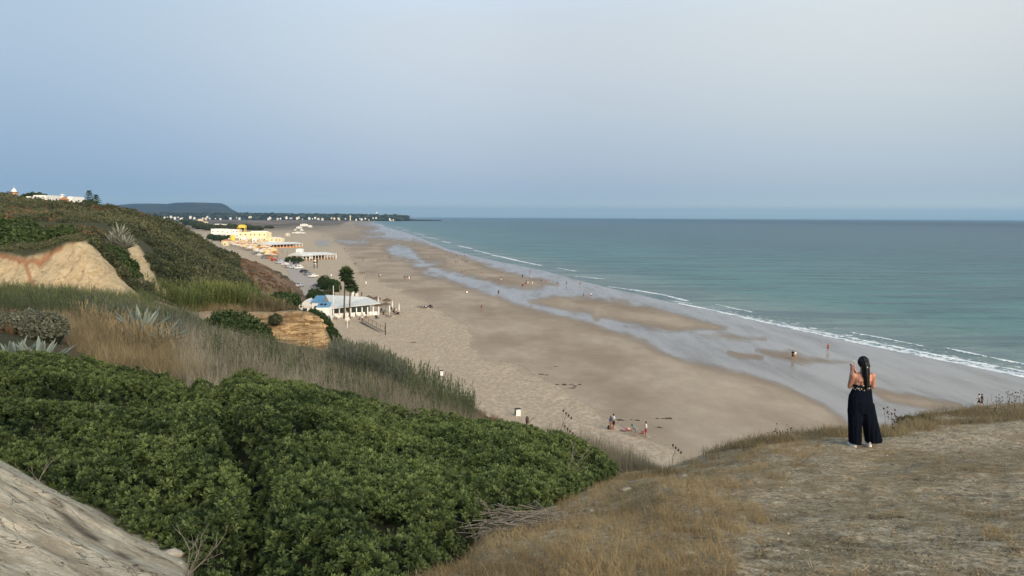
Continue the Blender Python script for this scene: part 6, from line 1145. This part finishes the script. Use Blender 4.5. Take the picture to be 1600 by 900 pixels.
def small_person(pose, fem):
    "about 1.7 m, faces +y"
    e = empty('person', (0, 0, 0)); m = MB(); sk = col('tan skin', (.40, .22, .14), .6); sh = .175 if fem else .2
    J = dict(stand=dict(h=[(-.09, 0, .88), (.09, 0, .88)], k=[(-.10, .02, .48), (.11, .01, .48)], a=[(-.11, -.02, .07), (.13, -.02, .07)], s=1.42, ty=0, el=[(-.27, -.02, 1.12), (.27, -.02, 1.12)], w=[(-.25, .10, .88), (.26, .08, .88)], hd=1.60),
             walk=dict(h=[(-.09, 0, .88), (.09, 0, .88)], k=[(-.10, .16, .50), (.10, -.04, .48)], a=[(-.10, .22, .09), (.11, -.30, .12)], s=1.42, ty=.03, el=[(-.27, -.12, 1.14), (.27, .10, 1.14)], w=[(-.26, .02, .90), (.26, .30, .98)], hd=1.60),
             phone=dict(h=[(-.09, 0, .88), (.09, 0, .88)], k=[(-.10, .02, .48), (.11, .01, .48)], a=[(-.12, -.02, .07), (.12, -.02, .07)], s=1.42, ty=0, el=[(-.26, .06, 1.15), (.26, .06, 1.15)], w=[(-.08, .30, 1.32), (.08, .30, 1.32)], hd=1.60),
             sit=dict(h=[(-.09, 0, .13), (.09, 0, .13)], k=[(-.13, .32, .42), (.13, .34, .40)], a=[(-.13, .55, .07), (.14, .62, .07)], s=.66, ty=-.05, el=[(-.30, -.15, .40), (.27, .10, .42)], w=[(-.32, -.30, .06), (.15, .33, .45)], hd=.86),
             bend=dict(h=[(-.09, -.1, .86), (.09, -.1, .86)], k=[(-.10, .0, .47), (.11, .0, .47)], a=[(-.13, -.02, .07), (.14, -.02, .07)], s=1.15, ty=.35, el=[(-.24, .42, .88), (.24, .42, .88)], w=[(-.15, .48, .62), (.16, .48, .62)], hd=1.22))[pose]
    hp = Vector(((J['h'][0][0] + J['h'][1][0]) / 2, J['h'][0][1], J['h'][0][2])); ch = Vector((0, J['ty'], J['s'])); mid = hp.lerp(ch, .5); hd = Vector((0, J['ty'] * (1.5 if pose == 'bend' else 1) + .02, J['hd']))
    for s in (-1, 1): capsule(m, hp + Vector((s * .06, 0, 0)), mid + Vector((s * .05, 0, 0)), .105, .095, 10); capsule(m, mid + Vector((s * .05, 0, 0)), ch + Vector((s * (sh - .09), 0, -.06)), .095, .10, 10)
    capsule(m, ch, hd, .055, .05, 10); m.ball(hd + Vector((0, 0, .02)), .1, 2, (.85, .95, 1.12)); capsule(m, hd + Vector((0, .09, 0)), hd + Vector((0, .105, -.02)), .015, .018, 6)
    for i in (0, 1):
        s = -1 if i == 0 else 1; S = ch + Vector((s * sh, 0, -.03)); E = Vector(J['el'][i]); Wr = Vector(J['w'][i]); capsule(m, S, E, .055, .042, 8); capsule(m, E, Wr, .042, .03, 8); d = (Wr - E).normalized(); capsule(m, Wr, Wr + d * .09, .034, .028, 8)
        for q in range(4): b = Wr + d * .09 + Vector(((q - 1.5) * .017, 0, 0)); capsule(m, b, b + (d + Vector((0, .25, -.1))).normalized() * (.075 - .008 * abs(q - 1.3)), .011, .009, 6)
        capsule(m, Wr + d * .03, Wr + d * .07 + Vector((-s * .045, .03, 0)), .014, .011, 6)
        H_, K, A = Vector(J['h'][i]), Vector(J['k'][i]), Vector(J['a'][i]); capsule(m, H_, K, .088, .06, 10); capsule(m, K, A, .058, .04, 10); capsule(m, A - Vector((0, .03, .025)), A + Vector((0, .15, -.035)), .04, .032, 8)
    fuse(m, 'body', .02, sk, e, 2)
    m = MB()
    for s in (-1, 1): capsule(m, mid + Vector((s * .05, 0, -.06)), ch + Vector((s * (sh - .09), 0, -.06)), .115, .12, 10); E = Vector(J['el'][0 if s < 0 else 1]); S = ch + Vector((s * sh, 0, -.03)); capsule(m, S, S.lerp(E, .5), .07, .06, 8)
    capsule(m, mid, ch + Vector((0, 0, -.02)), .1, .09); fuse(m, 'shirt', .028, sk, e, 1)
    m = MB(); capsule(m, hp, hp.lerp(ch, .12), .12, .12, 10)
    for i in (0, 1): H_, K = Vector(J['h'][i]), Vector(J['k'][i]); capsule(m, H_, H_.lerp(K, .72 if not fem else .35), .115, .095, 10)
    fuse(m, 'shorts', .028, sk, e, 1)
    m = MB(); m.ball(hd + Vector((0, -.015, .045)), .108, 2, (.95, 1.0, 1.05))
    if fem: capsule(m, hd + Vector((0, -.06, .02)), hd + Vector((0, -.09, -.2)), .075, .05, 8)
    h = fuse(m, 'hair', .025, sk, e, 1)
    for v in h.data.vertices:
        if v.co.y > hd.y + .05 and v.co.z < hd.z + .06: v.co.y = hd.y + .045
    for i in (0, 1):
        A = Vector(J['a'][i]); capsule_m = MB(); capsule(capsule_m, A + Vector((0, -.04, -.055)), A + Vector((0, .16, -.058)), .028, .026, 8); sh_ = capsule_m.build('sandal', sk, e, True); 
        for v in sh_.data.vertices: v.co.z = max(0.0, (v.co.z - (A.z - .055)) * .5 + (A.z - .055)) if True else 0
    return e
def build_people():
    build_woman()
    C = dict(w=('white', (.78, .77, .74)), k=('black', (.012, .013, .018)), b=('navy', (.03, .05, .13)), r=('red', (.30, .05, .05)), t=('teal', (.06, .25, .25)), g=('grey', (.22, .23, .24)), s=('skin', (.42, .23, .15)), n=('brown', (.16, .09, .05)), o=('coral', (.48, .22, .17)), l=('pale blue', (.35, .48, .60)))
    cm = {k: col(v[0] + ' clothing', v[1], .8, .12, 4) for k, v in C.items()}; hairm = col('dark brown hair', (.018, .012, .010), .6); PR = {}
    def add(px, py, pose, top, bot, rz, label, fem=0, group=None, h=1.0):
        key = (pose, fem); src = PR.get(key)
        if src is None: o = PR[key] = small_person(pose, fem)
        else: o = copy_tree(src)
        q = beach_pt(px, py); o.location = (q.x, q.y, q.z + .0); o.rotation_euler = (0, 0, rz); s = h * RG.uniform(.96, 1.04) * (.95 if fem else 1.02); o.scale = (s, s, s)
        tint_copy(o, dict(shirt=cm[top], shorts=cm[bot], hair=hairm, sandal=cm['n'])); tag(o, label, 'person', group)
    # the near group
    add(954, 671.5, 'stand', 'b', 'n', .5, 'person in a dark top standing beside the black bag', 1, 'people in the nearest group on the sand'); add(958.5, 670.5, 'stand', 'w', 'k', -1.2, 'person in a white shirt close behind the one in the dark top', 0, 'people in the nearest group on the sand')
    add(993.5, 682, 'bend', 't', 'g', .9, 'person in a teal top bending to pack a pale bag', 0, 'people in the nearest group on the sand'); add(1009, 683, 'phone', 'w', 'r', 1.6, 'person in a white t-shirt standing beside the red bag', 0, 'people in the nearest group on the sand')
    add(1238.5, 561.5, 'walk', 'k', 'k', 2.6, 'left walker of the couple on the wet sand, all in black', 0, 'couple on the wet sand'); add(1242, 561.5, 'walk', 'w', 's', 2.7, 'right walker of the couple on the wet sand, in light clothes', 1, 'couple on the wet sand')
    add(1293.5, 549.5, 'walk', 'r', 'k', 2.9, 'lone walker in a red top near the water, left of the woman', 1)
    add(1529.5, 635, 'walk', 'w', 'k', 1.0, 'walker in a white top just above the headland rim', 0, 'couple above the headland rim'); add(1534, 636, 'walk', 'k', 'k', 1.1, 'walker in black beside the one in white above the headland rim', 0, 'couple above the headland rim')
    L = [(779, 461.5, 'walk', 'k', 'k', 'lone dark walker at the edge of the tidal stream'), (752.5, 485.5, 'stand', 'n', 'k', 'brown clad person alone on the damp sand below the stream walker'), (912, 464.5, 'walk', 'g', 'k', 'grey clad person left of the one in white by the brown sandbank'), (923.8, 465, 'walk', 'w', 'k', 'person in a white shirt on the wet sand above the large brown sandbank'),
         (816.5, 435.5, 'walk', 'k', 'k', 'dark figure on the left of the sandbar tip by the water'), (828, 427.5, 'stand', 'b', 'k', 'figure standing highest at the sandbar tip by the water'), (829.5, 433, 'sit', 'w', 'w', 'person in white sitting below the standing figure by the water'), (845.8, 443, 'walk', 'k', 'k', 'left one of the pair in the shallow wet sand'), (852.8, 443, 'walk', 's', 'r', 'right one of the pair in the shallow wet sand, bare chested'),
         (871, 446, 'walk', 'b', 'k', 'walker between the pair and the reflected dark figure'), (885, 446, 'walk', 'k', 'k', 'dark figure with a long reflection on the wet sand'), (906.6, 446, 'walk', 's', 'k', 'rightmost walker in the row along the water'),
         (816.5, 447, 'sit', 'k', 'k', 'person sitting at the left of the dark cluster on the sandbar'), (819, 447.5, 'bend', 'k', 'r', 'person bending in the dark cluster on the sandbar'), (822, 446, 'stand', 'k', 'k', 'person standing in the dark cluster on the sandbar'), (824.8, 446, 'stand', 'w', 's', 'person in white right of the dark cluster on the sandbar'), (831.8, 446, 'walk', 'w', 'w', 'pale dressed person apart from the dark cluster on the sandbar'),
         (758, 439.5, 'walk', 'w', 'k', 'person in white on the left of the upper sandbar'), (783, 439, 'walk', 'k', 'w', 'person in a dark top right of the one in white on the upper sandbar'), (753, 430, 'stand', 'r', 's', 'person in red above the one in white on the upper sandbar'), (722, 429, 'walk', 'k', 'k', 'left walker of the pair in the middle of the upper sandbar'), (726, 429, 'walk', 'k', 'g', 'right walker of the pair in the middle of the upper sandbar'),
         (727, 411.5, 'stand', 'k', 'k', 'left dark figure of the two on the far sandbar edge'), (730.5, 411.5, 'stand', 'k', 'k', 'right dark figure of the two on the far sandbar edge'), (722, 408, 'walk', 'b', 'k', 'walker just above the two dark figures on the sandbar edge'), (713, 402, 'walk', 'k', 'k', 'tiny wader left of the other in the shallows'), (726, 402, 'walk', 'k', 'r', 'tiny wader right of the other in the shallows'),
         (712, 412, 'walk', 'r', 'k', 'person in red left of the sandbar edge pair'), (715, 412, 'walk', 'n', 'k', 'person in brown next to the one in red on the sandbar'), (695, 412, 'stand', 'k', 'k', 'lone dark figure between the pools and the sandbar edge'), (672, 404.5, 'walk', 'k', 'g', 'walker among the tide pools, right one of two'), (669.8, 405, 'walk', 'w', 'k', 'walker among the tide pools, left one of two'), (649, 384, 'walk', 'k', 'k', 'tiny lone walker far up near the surf'),
         (571, 380.5, 'stand', 'k', 'k', 'dark figure at the end of the long thin pool'), (533, 383, 'walk', 'k', 'k', 'right one of two walkers below the long thin pool'), (530, 383, 'walk', 'g', 'k', 'left one of two walkers below the long thin pool'), (521, 380, 'walk', 'k', 'k', 'walker right of the small oval pool'), (538, 391, 'walk', 'n', 'k', 'walker on the far dry sand with brown shirt'), (542, 395, 'walk', 'o', 'k', 'walker in coral on the far dry sand'), (527, 399.5, 'stand', 'k', 'k', 'figure standing by the pole of the second beach bar'),
         (497, 396, 'stand', 'k', 'k', 'dark figure behind the roof of the second beach bar'), (504, 370.5, 'walk', 'k', 'k', 'left one of the two furthest walkers'), (505.8, 370.5, 'walk', 'b', 'k', 'right one of the two furthest walkers'), (598, 401, 'sit', 'k', 'k', 'seated dark figure left of the tide stream bend'), (592.6, 409.5, 'walk', 'k', 'g', 'walker left of the tide stream bend'), (608, 405, 'walk', 'k', 'k', 'left one of two near the tide stream bend'), (610.3, 405, 'walk', 'r', 'k', 'right one of two near the tide stream bend'), (610, 401, 'walk', 'g', 'k', 'grey figure right above the stream bend pair'),
         (567, 408.5, 'walk', 'n', 'k', 'walker in brown below the stream on the dry sand'), (553.5, 412.6, 'sit', 'k', 'k', 'left one of two people sitting on the sand beyond the palms'), (556.5, 412.8, 'sit', 'k', 'k', 'right one of two people sitting on the sand beyond the palms'), (563, 428.5, 'sit', 'n', 'k', 'person sitting on the left of the small camp right of the palm crown'), (566.5, 428.5, 'stand', 'o', 'k', 'person standing in the small camp right of the palm crown'), (569, 429, 'sit', 'k', 'w', 'person sitting on the right of the small camp right of the palm crown'),
         (592, 434.5, 'walk', 'k', 'k', 'left walker of the pair between palms and the standing row'), (594.3, 434.5, 'walk', 'w', 'k', 'right walker of the pair between palms and the standing row'), (572, 446.5, 'walk', 'w', 'w', 'person all in white on the sand beside the palm crown'),
         (631.5, 436.8, 'stand', 'k', 'k', 'first from the left in the row of five on the damp sand'), (634, 437, 'stand', 'b', 'k', 'second from the left in the row of five on the damp sand'), (636.6, 437.2, 'stand', 'k', 'g', 'middle one in the row of five on the damp sand'), (639.6, 438, 'stand', 'w', 'w', 'one in white in the row of five on the damp sand'), (642, 436.8, 'stand', 'k', 'k', 'last on the right in the row of five on the damp sand'),
         (665, 481.5, 'sit', 'w', 'k', 'person in white sitting among the loungers on the open sand'), (669, 482, 'sit', 'k', 'w', 'person in dark clothes sitting among the loungers on the open sand'), (675.5, 480.5, 'sit', 'g', 'k', 'person sitting at the right end of the lounger group'),
         (486, 453, 'stand', 'k', 'k', 'dark figure standing on the road above the blue roof'), (445, 417.5, 'walk', 'k', 'k', 'left one of two people walking on the road beside the parked cars'), (447.3, 418.5, 'walk', 'r', 'k', 'right one of two people walking on the road beside the parked cars'), (566, 504.5, 'stand', 'w', 'k', 'person in white standing at the top of the wooden ramp'), (572, 504, 'stand', 'n', 'w', 'person in brown beside the one in white at the top of the ramp'),
         (565, 464.5, 'walk', 'k', 'k', 'dark figure right behind the white tent'), (599, 492, 'sit', 'k', 'k', 'person in black seated under the thatched parasols'), (616, 491.5, 'stand', 'k', 'k', 'person in black standing among the folded parasols'), (619, 491, 'stand', 'w', 'k', 'person in white standing among the folded parasols'), (430, 411.5, 'walk', 'o', 'k', 'person in coral on the terrace path near the red car'), (437, 409, 'walk', 'k', 'l', 'person right of the one in coral on the terrace path'), (434, 403, 'walk', 'l', 'k', 'person in pale blue between terrace and hedge'), (562, 500, 'sit', 'b', 'k', 'person in blue seated on the nearest bar terrace')]
    T_ = ['in white near the huts', 'in black near the huts', 'in red between the parasols', 'in blue between the parasols', 'in grey by the terrace edge']
    for i in range(22):
        c = i % 5; x = RG.uniform(410, 455); y = RG.uniform(391, 413) if x > 432 else RG.uniform(384, 402); L.append((x, y, 'walk' if i % 3 else 'stand', 'wkrbg'[c], 'kbkkw'[c], 'tiny person ' + T_[c] + ' of the crowded terrace'))
    for i, (x, y, po, a, b, lab) in enumerate(L): add(x, y, po, a, b, (i * 2.3) % 6.28, lab, i % 2, 'people far off on the beach')
# ------------------------------------------------------------------ light, sky, air
def build_world():
    SUN_EL, SUN_AZ = R(24), R(150)     # azimuth measured clockwise from the view direction
    w = bpy.data.worlds.new('World'); SC.world = w; w.use_nodes = True; nt = w.node_tree; n = nt.nodes; L = nt.links.new
    bg = n['Background']; sky = n.new('ShaderNodeTexSky'); sky.sky_type = 'NISHITA'; sky.sun_disc = False; sky.sun_elevation = SUN_EL; sky.sun_rotation = SUN_AZ
    sky.altitude = 30; sky.air_density = 1.0; sky.dust_density = 0.6; sky.ozone_density = 2.0
    tc = n.new('ShaderNodeTexCoord'); sx = n.new('ShaderNodeSeparateXYZ'); L(tc.outputs['Generated'], sx.inputs[0])
    def mr(src, a, b, c, d):
        m = n.new('ShaderNodeMapRange'); m.interpolation_type = 'SMOOTHSTEP'; L(src, m.inputs[0])
        for i, v in zip((1, 2, 3, 4), (a, b, c, d)): m.inputs[i].default_value = v
        return m.outputs[0]
    cr = n.new('ShaderNodeValToRGB'); L(sx.outputs['Z'], cr.inputs[0]); cr.color_ramp.interpolation = 'B_SPLINE'; e = cr.color_ramp.elements
    e[0].position = 0.0; e[0].color = SKYC[0]; e[1].position = 1.0; e[1].color = SKYC[-1][1]
    for p, c in SKYC[1:-1]: q = e.new(p); q.color = c
    mx = n.new('ShaderNodeMix'); mx.data_type = 'RGBA'; mx.blend_type = 'MULTIPLY'; mx.inputs[0].default_value = 1; L(sky.outputs[0], mx.inputs[6]); L(cr.outputs[0], mx.inputs[7])
    side = n.new('ShaderNodeMix'); side.data_type = 'RGBA'; side.blend_type = 'MULTIPLY'; side.inputs[0].default_value = 1; L(mx.outputs[2], side.inputs[6])
    sm = n.new('ShaderNodeMapRange'); L(sx.outputs['X'], sm.inputs[0]); sm.inputs[1].default_value = -.56; sm.inputs[2].default_value = .56; sr = n.new('ShaderNodeValToRGB'); sr.color_ramp.interpolation = 'EASE'; L(sm.outputs[0], sr.inputs[0]); q = sr.color_ramp.elements; q[0].color = SIDE[0]; q[1].color = SIDE[1]; q = q.new(.5); q.color = (1, 1, 1, 1); L(sr.outputs[0], side.inputs[7])
    L(side.outputs[2], bg.inputs[0]); bg.inputs[1].default_value = SKY_STR
    sd = bpy.data.lights.new('sun', 'SUN'); sd.energy = SUN_STR; sd.angle = R(60); sd.color = (1.0, .84, .64); so = bpy.data.objects.new('sun', sd); COL.objects.link(so)
    d = Vector((math.sin(SUN_AZ) * math.cos(SUN_EL), math.cos(SUN_AZ) * math.cos(SUN_EL), math.sin(SUN_EL))); so.rotation_euler = d.to_track_quat('Z', 'Y').to_euler(); so.location = (0, -20, 60)
    SC.view_settings.view_transform = 'Standard'; SC.view_settings.look = 'None'; SC.view_settings.gamma = 1; SC.view_settings.use_curve_mapping = False; SC.view_settings.exposure = EXPO
    if HAZE > 0:
        m = MB(); x0, x1, y0, y1, z0, z1 = -24000, 30000, -300, 36000, -9, 420; m.box(((x0 + x1) / 2, (y0 + y1) / 2, (z0 + z1) / 2), (x1 - x0, y1 - y0, z1 - z0))
        mt = bpy.data.materials.new('air'); mt.use_nodes = True; t = mt.node_tree; t.nodes.remove(t.nodes['Principled BSDF']); v = t.nodes.new('ShaderNodeVolumePrincipled')
        v.inputs['Color'].default_value = (.42, .71, 1.0, 1); v.inputs['Density'].default_value = HAZE; v.inputs['Anisotropy'].default_value = .2; t.links.new(v.outputs[0], t.nodes['Material Output'].inputs['Volume'])
        o = m.build('haze', mt); tag(o, None, None, None, 'stuff'); o.display_type = 'WIRE'
    SC.cycles.volume_bounces = 0; SC.cycles.max_bounces = 6; SC.cycles.transparent_max_bounces = 8; SC.cycles.use_denoising = True
SKY_STR, SUN_STR, EXPO, HAZE = .15, 1.9, 1.0, 5e-5
SKYC = [(0.465, 0.577, 0.781, 1), (0.0029, (0.465, 0.577, 0.781, 1)), (0.0094, (0.49, 0.536, 0.719, 1)), (0.0241, (0.218, 0.266, 0.443, 1)), (0.0485, (0.236, 0.241, 0.344, 1)), (0.0887, (0.328, 0.284, 0.314, 1)), (0.1282, (0.453, 0.355, 0.329, 1)), (0.1744, (0.631, 0.453, 0.371, 1)), (0.2191, (0.819, 0.564, 0.416, 1)), (0.2586, (0.948, 0.654, 0.48, 1)), (0.4, (1.149, 0.867, 0.67, 1)), (1.0, (1.35, 1.08, 0.86, 1))]
SIDE = ((0.648, 0.749, 0.846, 1), (1.435, 1.389, 1.286, 1))
# ------------------------------------------------------------------ assemble
tag(build_hillside(), 'sandy bluff and headland', None, None, 'structure')
tag(build_beach(), 'wide sandy beach', None, None, 'structure'); tag(build_sea(), 'calm green blue sea', None, None, 'structure')
build_thicket(); build_veg()
for fn in ('build_things', 'build_people'):
    if fn in globals(): globals()[fn]()
build_world()
